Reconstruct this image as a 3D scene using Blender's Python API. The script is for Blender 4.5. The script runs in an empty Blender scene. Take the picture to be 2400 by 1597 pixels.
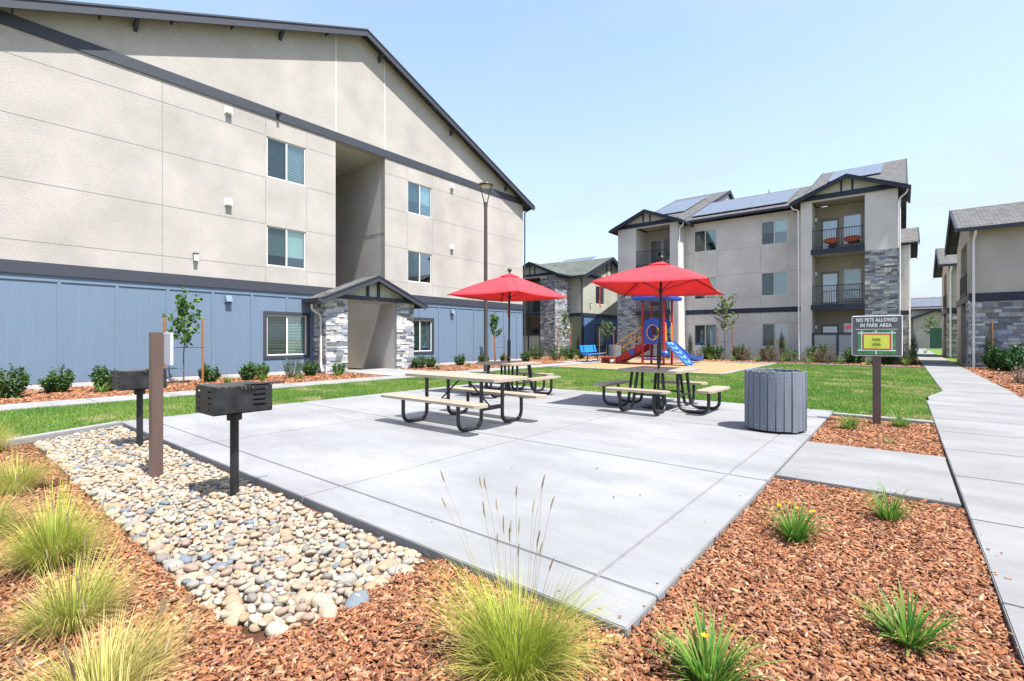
import bpy, bmesh, math, random
import numpy as np
from mathutils import Vector, Matrix, noise as mnoise
R = math.radians
scene = bpy.context.scene
COL = scene.collection

# ------------------------------------------------------------------ camera, sky, sun, exposure
cam_d = bpy.data.cameras.new('camera'); cam = bpy.data.objects.new('camera', cam_d); COL.objects.link(cam)
cam_d.sensor_width = 36.0; cam_d.lens = 16.995; cam_d.clip_end = 3000; cam_d.shift_y = -0.0027
cam.location = (0, 0, 1.4); cam.rotation_euler = (R(90), 0, math.atan2(917, 1133))
scene.camera = cam
SUN = Vector((0.467, -0.05, 1.0)).normalized()          # towards the sun
w = bpy.data.worlds.new('World'); scene.world = w; w.use_nodes = True
nt = w.node_tree
sky = nt.nodes.new('ShaderNodeTexSky'); sky.sky_type = 'NISHITA'; sky.sun_disc = False
sky.sun_elevation = math.asin(SUN.z); sky.sun_rotation = math.atan2(SUN.x, SUN.y)
sky.air_density = 1.25; sky.dust_density = 1.2; sky.ozone_density = 1.6; sky.altitude = 100
bg = nt.nodes['Background']; bg.inputs['Strength'].default_value = 0.15
# thin summer haze: whitens towards the horizon, with faint high wisps
wtc = nt.nodes.new('ShaderNodeTexCoord'); wsp = nt.nodes.new('ShaderNodeSeparateXYZ'); nt.links.new(wtc.outputs['Generated'], wsp.inputs[0])
hz_ = nt.nodes.new('ShaderNodeMapRange'); nt.links.new(wsp.outputs['Z'], hz_.inputs[0])
for i_, v_ in ((1, .0), (2, .52), (3, .78), (4, .16)): hz_.inputs[i_].default_value = v_
wmp = nt.nodes.new('ShaderNodeMapping'); wmp.inputs['Scale'].default_value = (1.0, 1.6, 3.2); wmp.inputs['Rotation'].default_value = (0, 0, .5); nt.links.new(wtc.outputs['Generated'], wmp.inputs[0])
wno = nt.nodes.new('ShaderNodeTexNoise'); wno.inputs['Scale'].default_value = 1.5; wno.inputs['Detail'].default_value = 6; wno.inputs['Roughness'].default_value = .5; wno.inputs['Distortion'].default_value = .4; nt.links.new(wmp.outputs[0], wno.inputs['Vector'])
wcl = nt.nodes.new('ShaderNodeMapRange'); nt.links.new(wno.outputs['Fac'], wcl.inputs[0])
for i_, v_ in ((1, .42), (2, .72), (3, .0), (4, .42)): wcl.inputs[i_].default_value = v_
wad = nt.nodes.new('ShaderNodeMath'); wad.operation = 'ADD'; wad.use_clamp = True; nt.links.new(hz_.outputs[0], wad.inputs[0]); nt.links.new(wcl.outputs[0], wad.inputs[1])
wmx = nt.nodes.new('ShaderNodeMix'); wmx.data_type = 'RGBA'; nt.links.new(wad.outputs[0], wmx.inputs[0]); nt.links.new(sky.outputs[0], wmx.inputs[6]); wmx.inputs[7].default_value = (2.16, 2.42, 3.08, 1)
nt.links.new(wmx.outputs[2], bg.inputs['Color'])
sl = bpy.data.lights.new('sun', 'SUN'); so = bpy.data.objects.new('sun', sl); COL.objects.link(so)
sl.energy = 4.8; sl.angle = R(0.5); sl.color = (1.0, 0.975, 0.94)
so.rotation_euler = SUN.to_track_quat('Z', 'Y').to_euler()
vs = scene.view_settings
vs.view_transform = 'Standard'; vs.look = 'None'; vs.gamma = 1; vs.exposure = 1.15
scene.cycles.use_denoising = True
scene.cycles.max_bounces = 10; scene.cycles.diffuse_bounces = 7; scene.cycles.transparent_max_bounces = 24

# ------------------------------------------------------------------ materials
def nodes(name):
    m = bpy.data.materials.new(name); m.use_nodes = True
    t = m.node_tree; b = t.nodes['Principled BSDF']
    return m, t, b
def N(t, typ, **kw):
    n = t.nodes.new(typ)
    for k, v in kw.items():
        if k in n.inputs: n.inputs[k].default_value = v
        else: setattr(n, k, v)
    return n
def rgba(c): return (c[0], c[1], c[2], 1.0)
def noise_fac(t, co, scale, detail=4, lo=.3, hi=.7, rough=.55):
    n = N(t, 'ShaderNodeTexNoise', Scale=scale, Detail=detail, Roughness=rough)
    t.links.new(co, n.inputs['Vector'])
    r = N(t, 'ShaderNodeMapRange'); r.inputs[1].default_value = lo; r.inputs[2].default_value = hi
    t.links.new(n.outputs['Fac'], r.inputs[0]); return r.outputs[0]
def mixc(t, fac, a, b, mode='MIX'):
    m = N(t, 'ShaderNodeMix', data_type='RGBA', blend_type=mode)
    for sock, v in ((m.inputs[0], fac), (m.inputs[6], a), (m.inputs[7], b)):
        if hasattr(v, 'is_linked'): t.links.new(v, sock)
        else: sock.default_value = v if isinstance(v, float) else rgba(v)
    return m.outputs[2]
def M(name, col, rough=.7, var=.12, scale=2.0, bump=0., bscale=40., metal=0., spec=.35, fine=0., attr=False, stretch=None, col2=None):
    """base colour, broad tone change, fine grain and a bump; attr multiplies in the per-face colour 'Col'"""
    m, t, b = nodes(name)
    tc = N(t, 'ShaderNodeTexCoord'); co = tc.outputs['Object']
    if stretch:
        mp = N(t, 'ShaderNodeMapping'); mp.inputs['Scale'].default_value = stretch
        t.links.new(co, mp.inputs[0]); co = mp.outputs[0]
    c2 = col2 or tuple(x * (1 - 2 * var) for x in col)
    c1 = col if col2 else tuple(min(1, x * (1 + var * .6)) for x in col)
    out = mixc(t, noise_fac(t, co, scale), c2, c1)
    if fine: out = mixc(t, fine, out, mixc(t, noise_fac(t, co, bscale, 3), (.35, .35, .35), (1.3, 1.3, 1.3)), 'MULTIPLY')
    if attr:
        a = N(t, 'ShaderNodeAttribute', attribute_name='Col')
        out = mixc(t, 1.0, out, a.outputs['Color'], 'MULTIPLY')
    t.links.new(out, b.inputs['Base Color'])
    b.inputs['Roughness'].default_value = rough; b.inputs['Metallic'].default_value = metal
    b.inputs['Specular IOR Level'].default_value = spec
    if bump:
        n = N(t, 'ShaderNodeTexNoise', Scale=bscale, Detail=5); t.links.new(co, n.inputs['Vector'])
        bp = N(t, 'ShaderNodeBump', Strength=bump, Distance=.01); t.links.new(n.outputs['Fac'], bp.inputs['Height'])
        t.links.new(bp.outputs[0], b.inputs['Normal'])
    return m
def leaf_mat(name, col, trans=.35, rough=.5, jitter=.0):
    m, t, b = nodes(name)
    a = N(t, 'ShaderNodeAttribute', attribute_name='Col')
    oi = N(t, 'ShaderNodeObjectInfo')
    r = N(t, 'ShaderNodeMapRange'); r.inputs[3].default_value = 1 - jitter; r.inputs[4].default_value = 1 + jitter
    t.links.new(oi.outputs['Random'], r.inputs[0])
    c = mixc(t, 1.0, col, a.outputs['Color'], 'MULTIPLY')
    c = mixc(t, 1.0, c, r.outputs[0], 'MULTIPLY') if jitter else c
    t.links.new(c, b.inputs['Base Color']); b.inputs['Roughness'].default_value = rough
    b.inputs['Specular IOR Level'].default_value = .3
    tr = N(t, 'ShaderNodeBsdfTranslucent'); t.links.new(c, tr.inputs['Color'])
    mx = N(t, 'ShaderNodeMixShader'); mx.inputs[0].default_value = trans
    t.links.new(b.outputs[0], mx.inputs[1]); t.links.new(tr.outputs[0], mx.inputs[2])
    t.links.new(mx.outputs[0], t.nodes['Material Output'].inputs['Surface'])
    return m
def glass_mat(name, tint, refl, base=(.02, .05, .06)):
    """thin coated pane: part tinted see-through, part mirror"""
    m, t, b = nodes(name)
    tr = N(t, 'ShaderNodeBsdfTransparent', Color=rgba(tint))
    gl = N(t, 'ShaderNodeBsdfGlossy', Color=(.86, .92, .94, 1), Roughness=.02)
    lw = N(t, 'ShaderNodeLayerWeight', Blend=.35)
    r = N(t, 'ShaderNodeMapRange'); r.inputs[3].default_value = refl; r.inputs[4].default_value = min(1, refl + .55)
    t.links.new(lw.outputs['Fresnel'], r.inputs[0])
    mx = N(t, 'ShaderNodeMixShader'); t.links.new(r.outputs[0], mx.inputs[0])
    t.links.new(tr.outputs[0], mx.inputs[1]); t.links.new(gl.outputs[0], mx.inputs[2])
    t.links.new(mx.outputs[0], t.nodes['Material Output'].inputs['Surface'])
    return m
def shingle_mat(name, col, rot=0):
    m, t, b = nodes(name)
    tc = N(t, 'ShaderNodeTexCoord'); mp = N(t, 'ShaderNodeMapping'); mp.inputs['Rotation'].default_value = (0, 0, rot)
    t.links.new(tc.outputs['Object'], mp.inputs[0])
    br = N(t, 'ShaderNodeTexBrick', Scale=1.0); br.offset = .5
    br.inputs['Brick Width'].default_value = .30; br.inputs['Row Height'].default_value = .13
    br.inputs['Mortar Size'].default_value = .012; br.inputs['Bias'].default_value = 0
    br.inputs['Color1'].default_value = rgba([c * 1.25 for c in col]); br.inputs['Color2'].default_value = rgba([c * .7 for c in col])
    br.inputs['Mortar'].default_value = rgba([c * .35 for c in col])
    t.links.new(mp.outputs[0], br.inputs['Vector'])
    o = mixc(t, .7, br.outputs['Color'], mixc(t, noise_fac(t, tc.outputs['Object'], 60, 4), (.5, .5, .5), (1.3, 1.3, 1.3)), 'MULTIPLY')
    t.links.new(o, b.inputs['Base Color']); b.inputs['Roughness'].default_value = .95; b.inputs['Specular IOR Level'].default_value = .15
    bp = N(t, 'ShaderNodeBump', Strength=.6, Distance=.02); t.links.new(br.outputs['Fac'], bp.inputs['Height']); bp.invert = True
    t.links.new(bp.outputs[0], b.inputs['Normal'])
    return m
def concrete_mat(name, col, stain=.5):
    m, t, b = nodes(name)
    co = N(t, 'ShaderNodeTexCoord').outputs['Object']
    mp = N(t, 'ShaderNodeMapping'); mp.inputs['Scale'].default_value = (.5, 1.15, 1); mp.inputs['Rotation'].default_value = (0, 0, .35); t.links.new(co, mp.inputs[0])
    c = mixc(t, noise_fac(t, co, .55, 5, .32, .72), [x * .74 for x in col], col)
    c = mixc(t, noise_fac(t, mp.outputs[0], 1.3, 7, .36, .56, .62), mixc(t, stain, c, [x * .60 for x in col]), c)
    mp2 = N(t, 'ShaderNodeMapping'); mp2.inputs['Scale'].default_value = (4, 70, 1); t.links.new(co, mp2.inputs[0])
    c = mixc(t, .18, c, mixc(t, noise_fac(t, mp2.outputs[0], 1.0, 3), (.55, .55, .55), (1.15, 1.15, 1.15)), 'MULTIPLY')
    c = mixc(t, .25, c, mixc(t, noise_fac(t, co, 160, 2), (.5, .5, .5), (1.2, 1.2, 1.2)), 'MULTIPLY')
    sp = N(t, 'ShaderNodeTexNoise', Scale=38., Detail=2.); t.links.new(co, sp.inputs['Vector'])
    r = N(t, 'ShaderNodeMapRange'); r.inputs[1].default_value = .70; r.inputs[2].default_value = .76; t.links.new(sp.outputs['Fac'], r.inputs[0])
    c = mixc(t, r.outputs[0], c, [x * .55 for x in col])
    t.links.new(c, b.inputs['Base Color']); b.inputs['Roughness'].default_value = .85; b.inputs['Specular IOR Level'].default_value = .3
    bp = N(t, 'ShaderNodeBump', Strength=.15, Distance=.004)
    n = N(t, 'ShaderNodeTexNoise', Scale=1., Detail=4.); t.links.new(mp2.outputs[0], n.inputs['Vector'])
    t.links.new(n.outputs['Fac'], bp.inputs['Height']); t.links.new(bp.outputs[0], b.inputs['Normal'])
    return m
def solar_mat():
    m, t, b = nodes('solar_cells')
    co = N(t, 'ShaderNodeTexCoord').outputs['UV']
    br = N(t, 'ShaderNodeTexBrick', Scale=1.0); br.offset = 0
    br.inputs['Brick Width'].default_value = 1 / 6; br.inputs['Row Height'].default_value = 1 / 10
    br.inputs['Mortar Size'].default_value = .006
    br.inputs['Color1'].default_value = (.05, .055, .065, 1); br.inputs['Color2'].default_value = (.065, .07, .08, 1); br.inputs['Mortar'].default_value = (.35, .38, .42, 1)
    t.links.new(co, br.inputs['Vector']); t.links.new(br.outputs['Color'], b.inputs['Base Color'])
    b.inputs['Roughness'].default_value = .3; b.inputs['Specular IOR Level'].default_value = .6
    b.inputs['Coat Weight'].default_value = .2; b.inputs['Coat Roughness'].default_value = .12
    return m
STUC = (.425, .393, .356)
MAT = dict(
    stucco=M('stucco', STUC, .92, .10, .55, .55, 20, spec=.15, fine=.15),
    stucco2=M('stucco_warm', (.45, .415, .37), .92, .09, .6, .5, 55, spec=.15, fine=.2),
    stucco3=M('stucco_grey_lifted', (.63, .595, .555), .92, .09, .6, .5, 22, spec=.15, fine=.18),  # stucco3: greyer stucco, its colour also raised to offset the facade's shade
    stucco4=M('stucco_sage', (.42, .425, .345), .92, .09, .6, .5, 55, spec=.15, fine=.2),
    joint=M('stucco_joint', (.26, .25, .23), .9, .05, spec=.1),
    reveal=M('white_reveal', (.66, .65, .62), .8, .04),
    blue=M('blue_siding', (.135, .19, .262), .65, .03, .8, .12, 3.0, fine=.05, stretch=(14, 14, .6)),
    navy=M('navy_siding', (.085, .17, .30), .65, .07, .8, .2, 3.0, stretch=(14, 14, .6)),
    trim=M('dark_trim', (.048, .052, .068), .6, .12, 3, .25, 4, fine=.2, stretch=(3, 3, 30)),
    trimn=M('navy_trim', (.025, .032, .055), .6, .12, 3, .15, 30),
    found=M('foundation', (.50, .49, .47), .9, .1, 3, .3, 40),
    siding=M('beige_siding', (.50, .50, .43), .7, .06, 2, .1, 30),
    green=M('sage_siding', (.20, .225, .135), .7, .08, 2, .1, 30),
    greyside=M('grey_siding', (.34, .36, .34), .7, .06, 2, .1, 30),
    frame=M('vinyl_frame', (.62, .60, .55), .45, .03), white=M('white_paint', (.74, .73, .71), .5, .05, 4),
    pane=glass_mat('window_glass', (.84, .93, .92), .12), pane_s=glass_mat('screened_glass', (.56, .63, .63), .06),
    pane_d=glass_mat('dark_glass', (.35, .45, .50), .28),
    blind=M('window_blind', (.74, .80, .76), .6, .05, 2), dark=M('dark_room', (.07, .085, .09), .9, .2),
    door=M('door_paint', (.25, .25, .23), .5, .05), curtain=M('curtain', (.5, .52, .54), .9, .2, 2, stretch=(14, 14, .3)),
    stone=M('ledger_stone', (1, 1, 1), .9, .14, 5, .8, 30, attr=True, fine=.45), mortar=M('mortar', (.22, .22, .21), .95, .1),
    shingle=shingle_mat('grey_shingles', (.135, .132, .128)), shingle_y=shingle_mat('grey_shingles_turned', (.135, .132, .128), R(90)),
    shingle_g=shingle_mat('green_grey_shingles', (.125, .135, .115)),
    shingle_gy=shingle_mat('green_grey_shingles_turned', (.125, .135, .115), R(90)),
    dshingle=shingle_mat('dark_shingles', (.045, .05, .06)),
    soffit=M('soffit_wood', (.05, .052, .055), .8, .2, 3),
    solar=solar_mat(), alu=M('aluminium', (.45, .46, .47), .35, .05, metal=.9),
    patio=concrete_mat('patio_concrete', (.288, .289, .288), .55), path=concrete_mat('path_concrete', (.262, .26, .255), .6),
    apron=concrete_mat('pale_concrete', (.315, .31, .30), .45),
    groove=M('concrete_groove', (.20, .20, .195), .95, .2, 8),
    soil=M('soil', (.135, .064, .037), .98, .3, 9, .8, 60, spec=.1, fine=.5),
    bed=M('cobble_bed_soil', (.30, .25, .185), .98, .3, 20, .6, 60, spec=.1),
    chips=M('bark_chips', (1, 1, 1), .9, .25, 30, .5, 90, spec=.15, attr=True),
    turf=M('turf', (.10, .20, .028), .95, .3, 1.2, 1.0, 90, spec=.05, fine=.6, col2=(.15, .19, .045)),
    blade=leaf_mat('grass_blade', (1, 1, 1), .35, .6), woodchip=M('play_wood_chips', (.42, .265, .14), .95, .18, 14, 1.0, 45, spec=.1, fine=.75),
    cobble=M('river_stone', (1, 1, 1), .75, .12, 9, .35, 50, attr=True, fine=.28),
    black=M('black_powdercoat', (.018, .018, .021), .42, .2, 6, .08, 160, spec=.5),
    grill=M('grill_steel', (.019, .019, .021), .52, .42, 9, .15, 120, spec=.5),
    brown=M('brown_steel', (.115, .075, .062), .38, .08, 3, spec=.5, stretch=(1, 1, .2)),
    bronze=M('bronze_pole', (.07, .055, .05), .4, .08, 3, spec=.5),
    tan=M('tan_plastisol', (.36, .30, .225), .5, .06, 3, .1, 60),
    redf=None, slat=M('grey_slats', (.155, .175, .205), .55, .08, 3, .12, 8, fine=.12, stretch=(20, 20, 1)),
    steel=M('steel_screw', (.6, .6, .6), .35, .05, metal=.8), liner=M('bin_liner', (.02, .02, .022), .6, .1),
    pred=M('play_red', (.36, .012, .022), .38, .06, 3, spec=.5), recess=M('recess_stucco_lifted', (.58, .55, .51), .92, .10, .55, .6, 45, spec=.15, fine=.25), pblue=M('play_blue', (.018, .085, .43), .38, .08, 3, spec=.5),  # recess: stucco colour lightened in place of light reaching the shaded recess
    plblue=M('play_light_blue', (.10, .25, .62), .4, .06, 3, spec=.5), pyel=M('play_yellow', (.72, .33, .018), .4, .05, 3, spec=.5),
    bblue=M('bench_blue', (.02, .22, .72), .42, .06, 3, spec=.5),
    stake=M('lodgepole_stake', (.33, .135, .05), .85, .15, 6, .4, 20, stretch=(8, 8, 1)), bark=M('young_bark', (.14, .10, .075), .9, .2, 20, .5, 60),
    strap=M('rubber_tie', (.04, .04, .045), .7, .1), signg=M('sign_grey', (.125, .125, .125), .5, .04), signw=M('sign_white', (.78, .79, .80), .5, .03),
    signgr=M('sign_green', (.10, .33, .12), .5, .25, 40), signy=M('sign_yellow', (.74, .78, .10), .5, .05, 20), signr=M('sign_red', (.68, .05, .03), .5, .04),
    signk=M('sign_ink', (.06, .07, .02), .6, .05), signb=M('sign_back', (.66, .68, .72), .4, .03),
    lampglass=M('lamp_lens', (.62, .56, .42), .3, .05), orange=M('orange_wicker', (.62, .14, .04), .5, .1),
    utility=M('utility_green', (.03, .085, .06), .5, .08), pale_green=M('pale_utility_green', (.34, .45, .34), .5, .08),
    leaf=leaf_mat('shrub_leaf', (1, 1, 1), .25, .45, .15), tree=leaf_mat('tree_leaf', (1, 1, 1), .35, .45, .1), straw=leaf_mat('ornamental_blade', (1, 1, 1), .38, .55),
)
def fabric(name, col):
    m, t, b = nodes(name)
    co = N(t, 'ShaderNodeTexCoord').outputs['Object']
    c = mixc(t, noise_fac(t, co, 3, 4), [x * .9 for x in col], col)
    t.links.new(c, b.inputs['Base Color']); b.inputs['Roughness'].default_value = .85; b.inputs['Specular IOR Level'].default_value = .2
    tr = N(t, 'ShaderNodeBsdfTranslucent'); t.links.new(c, tr.inputs['Color'])
    mx = N(t, 'ShaderNodeMixShader'); mx.inputs[0].default_value = .38
    t.links.new(b.outputs[0], mx.inputs[1]); t.links.new(tr.outputs[0], mx.inputs[2])
    t.links.new(mx.outputs[0], t.nodes['Material Output'].inputs['Surface'])
    n = N(t, 'ShaderNodeTexNoise', Scale=5., Detail=3.); t.links.new(co, n.inputs['Vector'])
    bp = N(t, 'ShaderNodeBump', Strength=.55, Distance=.03); t.links.new(n.outputs['Fac'], bp.inputs['Height']); t.links.new(bp.outputs[0], b.inputs['Normal'])
    return m
MAT['redf'] = fabric('red_canvas', (.83, .085, .105))

# ------------------------------------------------------------------ object helpers
def tag(o, label=None, cat=None, group=None, kind=None):
    if label: o['label'] = label
    if cat: o['category'] = cat
    if group: o['group'] = group
    if kind: o['kind'] = kind
    return o
def thing(name, loc, label, cat, group=None, rz=0):
    o = bpy.data.objects.new(name, None); COL.objects.link(o); o.empty_display_size = .2
    o.location = loc; o.rotation_euler = (0, 0, rz); return tag(o, label, cat, group)
def top(o):
    while o.parent: o = o.parent
    return o
class MB:
    """collects faces in world coordinates; build() links them as ONE mesh object"""
    def __init__(s): s.v = []; s.f = []; s.c = []; s.cur = None
    def add(s, vs_, fs):
        o = len(s.v); s.v += [tuple(p) for p in vs_]
        for f in fs: s.f.append(tuple(i + o for i in f)); s.c.append(s.cur or (1, 1, 1))
        return s
    def quad(s, a, b, c, d): return s.add([a, b, c, d], [(0, 1, 2, 3)])
    def hexa(s, p): return s.add(p, [(0, 3, 2, 1), (4, 5, 6, 7), (0, 1, 5, 4), (1, 2, 6, 5), (2, 3, 7, 6), (3, 0, 4, 7)])
    def box(s, x0, x1, y0, y1, z0, z1):
        return s.hexa([(x0, y0, z0), (x1, y0, z0), (x1, y1, z0), (x0, y1, z0), (x0, y0, z1), (x1, y0, z1), (x1, y1, z1), (x0, y1, z1)])
    def prism(s, poly, d):
        """poly: list of 3-D points (planar), extruded by vector d"""
        n = len(poly); d = Vector(d); a = [Vector(p) for p in poly]; b = [p + d for p in a]
        nrm = Vector((0, 0, 0))
        for i in range(n): nrm += (a[i] - a[0]).cross(a[(i + 1) % n] - a[0])
        if nrm.dot(d) > 0: a.reverse(); b.reverse()
        return s.add(a + b, [tuple(range(n)), tuple(range(2 * n - 1, n - 1, -1))] + [(i, i + n, (i + 1) % n + n, (i + 1) % n) for i in range(n)])
    def tube(s, pts, r, seg=8, cap=True, r1=None):
        pts = [Vector(p) for p in pts]; n = len(pts); rings = []
        up = Vector((0, 0, 1)); d0 = (pts[1] - pts[0]).normalized()
        nx = d0.cross(up if abs(d0.dot(up)) < .95 else Vector((1, 0, 0))).normalized()
        for i, p in enumerate(pts):
            d = ((pts[min(i + 1, n - 1)] - pts[max(i - 1, 0)])).normalized()
            nx = (nx - d * nx.dot(d)).normalized(); ny = d.cross(nx)
            rr = r + ((r1 - r) * i / (n - 1) if r1 is not None else 0)
            rings.append([p + nx * (rr * math.cos(2 * math.pi * k / seg)) + ny * (rr * math.sin(2 * math.pi * k / seg)) for k in range(seg)])
        vs_ = [q for rg in rings for q in rg]
        fs = [(i * seg + k, i * seg + (k + 1) % seg, (i + 1) * seg + (k + 1) % seg, (i + 1) * seg + k) for i in range(n - 1) for k in range(seg)]
        if cap: fs += [tuple(range(seg - 1, -1, -1)), tuple((n - 1) * seg + k for k in range(seg))]
        return s.add(vs_, fs)
    def lathe(s, c, prof, seg=24):
        """prof: (radius, z) from bottom up"""
        vs_ = [(c[0] + r * math.cos(2 * math.pi * k / seg), c[1] + r * math.sin(2 * math.pi * k / seg), c[2] + z) for r, z in prof for k in range(seg)]
        fs = [(i * seg + k, i * seg + (k + 1) % seg, (i + 1) * seg + (k + 1) % seg, (i + 1) * seg + k) for i in range(len(prof) - 1) for k in range(seg)]
        fs += [tuple(range(seg - 1, -1, -1)), tuple((len(prof) - 1) * seg + k for k in range(seg))]
        return s.add(vs_, fs)
    def build(s, name, mat, parent=None, bevel=0, smooth=False, segs=2):
        off = top(parent).location if parent else Vector((0, 0, 0))
        me = bpy.data.meshes.new(name)
        me.from_pydata([(x - off.x, y - off.y, z - off.z) for x, y, z in s.v], [], s.f)
        if any(c != (1, 1, 1) for c in s.c):
            at = me.attributes.new('Col', 'FLOAT_COLOR', 'FACE')
            at.data.foreach_set('color', np.array([(c[0], c[1], c[2], 1) for c in s.c], 'f').ravel())
        me.materials.append(MAT[mat] if isinstance(mat, str) else mat)
        if bevel:
            bm = bmesh.new(); bm.from_mesh(me); bmesh.ops.remove_doubles(bm, verts=bm.verts, dist=1e-5)
            bmesh.ops.bevel(bm, geom=[e for e in bm.edges if len(e.link_faces) == 2 and e.calc_face_angle(0) > .6], offset=bevel, segments=segs, affect='EDGES', clamp_overlap=True)
            bm.to_mesh(me); bm.free()
        if smooth or bevel:
            me.polygons.foreach_set('use_smooth', [True] * len(me.polygons)); me.set_sharp_from_angle(angle=R(38))
        o = bpy.data.objects.new(name, me); COL.objects.link(o)
        if parent: o.parent = parent
        return o
def np_mesh(name, V, F, colors=None, mat='chips', parent=None, smooth=False, off=None):
    """V (n,3), F (m,k) with one k, colours per face (m,3)"""
    V = np.asarray(V, 'f'); F = np.asarray(F, 'i')
    if parent is not None: V = V - np.array(top(parent).location, 'f')
    me = bpy.data.meshes.new(name); m, k = F.shape
    me.vertices.add(len(V)); me.vertices.foreach_set('co', V.ravel())
    me.loops.add(m * k); me.loops.foreach_set('vertex_index', F.ravel())
    me.polygons.add(m); me.polygons.foreach_set('loop_start', np.arange(0, m * k, k, dtype='i'))
    me.update(calc_edges=True)
    if smooth: me.polygons.foreach_set('use_smooth', np.ones(m, bool))
    if colors is not None:
        at = me.attributes.new('Col', 'FLOAT_COLOR', 'FACE')
        at.data.foreach_set('color', np.concatenate([np.asarray(colors, 'f'), np.ones((m, 1), 'f')], 1).ravel())
    me.materials.append(MAT[mat]); o = bpy.data.objects.new(name, me); COL.objects.link(o)
    if parent is not None: o.parent = parent
    return o
def copy_tree(o, parent=None):
    c = o.copy(); COL.objects.link(c); c.parent = parent
    for ch in list(o.children): copy_tree(ch, c)
    return c
def fillet(pts, r, n=5):
    pts = [Vector(p) for p in pts]; out = [pts[0]]
    for i in range(1, len(pts) - 1):
        a, b, c = pts[i - 1], pts[i], pts[i + 1]
        d1 = (a - b).normalized(); d2 = (c - b).normalized(); L = min(r, (a - b).length * .49, (c - b).length * .49)
        for k in range(n + 1):
            u = k / n; p0 = b + d1 * L; p2 = b + d2 * L
            out.append(p0 * (1 - u) ** 2 + b * 2 * u * (1 - u) + p2 * u ** 2)
    out.append(pts[-1]); return out
class Fr:
    """wall frame: u along the wall, n outwards, z up"""
    def __init__(s, ox, oy, u, n): s.o = (ox, oy); s.u = u; s.n = n
    def p(s, u, n, z): return (s.o[0] + s.u[0] * u + s.n[0] * n, s.o[1] + s.u[1] * u + s.n[1] * n, z)
    def box(s, mb, u0, u1, n0, n1, z0, z1):
        P = [s.p(u0, n0, z0), s.p(u1, n0, z0), s.p(u1, n1, z0), s.p(u0, n1, z0)]
        cr = s.u[0] * s.n[1] - s.u[1] * s.n[0]
        if cr < 0: P.reverse()
        return mb.hexa(P + [(a, b, z1) for a, b, _ in P])
    def panel(s, mb, u0, u1, z0, z1, holes, th=.25, n0=0.):
        """wall slab, front at n0, with rectangular openings (u0,u1,z0,z1)"""
        us = sorted({u0, u1} | {h for H in holes for h in H[:2] if u0 < h < u1}); zs = sorted({z0, z1} | {h for H in holes for h in H[2:] if z0 < h < z1})
        for i in range(len(us) - 1):
            run = None
            for j in range(len(zs) - 1):
                cu = (us[i] + us[i + 1]) / 2; cz = (zs[j] + zs[j + 1]) / 2
                solid = not any(H[0] < cu < H[1] and H[2] < cz < H[3] for H in holes)
                if solid: run = (run[0], zs[j + 1]) if run else (zs[j], zs[j + 1])
                if run and (not solid or j == len(zs) - 2):
                    s.box(mb, us[i], us[i + 1], n0 - th, n0, *run); run = None
        return mb
# ------------------------------------------------------------------ the setting: ground, lawn, paving, beds
SL = .4167
def struct(name, mb, mat, bevel=0): return tag(mb.build(name, mat, None, bevel), kind='structure')
def sheet(name, polys, z, mat):
    mb = MB()
    for p in polys:
        if len(p) == 4 and not hasattr(p[0], '__len__'): x0, x1, y0, y1 = p; p = [(x0, y0), (x1, y0), (x1, y1), (x0, y1)]
        mb.add([(x, y, z) for x, y in p], [tuple(range(len(p)))])
    return struct(name, mb, mat)
sheet('ground', [(-600, 600, -600, 600)], -.16, M('far_ground', (.20, .17, .11), .95, .2, .2, spec=.1))
LAWN = [[(-13.5, -8), (-9.0, -8), (-9.0, -.5), (-9.55, .8), (-10.2, 2.2), (-10.2, 11.1), (-13.5, 11.1)],
        (-13.5, -13.4, 11.1, 29.4), [(-13.4, 11.1), (.40, 11.1), (.40, 15.2), (.80, 17.0), (.80, 19.35), (-13.4, 19.35)], [(-5.35, 19.35), (.80, 19.35), (.80, 29.65), (-5.35, 29.65)]]
sheet('lawn', LAWN, -.03, 'turf')
sheet('mulch_bed', [(-9.6, .43, -3, 2.13), (-1.01, .43, 2.13, 5.52), (-1.01, .43, 7.64, 10.55)], -.055, 'soil')
sheet('wall_bed', [(-18.7, -14.72, -6, 24.6), (-21.9, -14.72, 24.6, 35), (-16.5, .78, 30.0, 35.2), (.2, .78, 35, 46), (2.17, 12, 15, 32.4)], -.05, 'soil')
sheet('side_verge', [(2.17, 40, -8, 15), (2.17, 40, 32, 120)], -.06, 'turf')
sheet('play_surface', [(-13.3, -5.5, 19.5, 29.3)], -.02, 'woodchip')
sheet('cobble_bed', [[(-9.95, 2.14), (-9.3, .95), (-2.5, .98), (-2.45, 2.14)]], -.07, 'bed')
def slabs(name, xs, ys, mat, gap=.011, z0=-.16, z1=0., bevel=.006):
    mb = MB()
    for i in range(len(xs) - 1):
        for j in range(len(ys) - 1):
            mb.box(xs[i] + gap / 2, xs[i + 1] - gap / 2, ys[j] + gap / 2, ys[j + 1] - gap / 2, z0, z1)
    return struct(name, mb, mat, bevel)
slabs('patio', [-10.2, -7.2, -4.12, -1.40, -1.03], [2.15, 2.53, 5.25, 8.05, 11.1], 'patio')
slabs('patio_joint_fill', [-10.19, -1.04], [2.16, 11.09], 'groove', z1=-.009, bevel=0)
slabs('connecting_walk', [-1.02, .385], [5.53, 7.62], 'path')
slabs('path', [.40, 2.15], [-4.0 + 1.523 * k for k in range(13)], 'path')
mb = MB(); mb.prism([(.45, 14.29, -.16), (2.15, 14.29, -.16), (2.15, 17, -.16), (.80, 17, -.16), (.45, 15.2, -.16)], (0, 0, .16)); struct('path_flare', mb, 'path', .006)
slabs('path_beyond', [.80, 2.2], [17.01 + 1.523 * k for k in range(46)], 'path')
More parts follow.
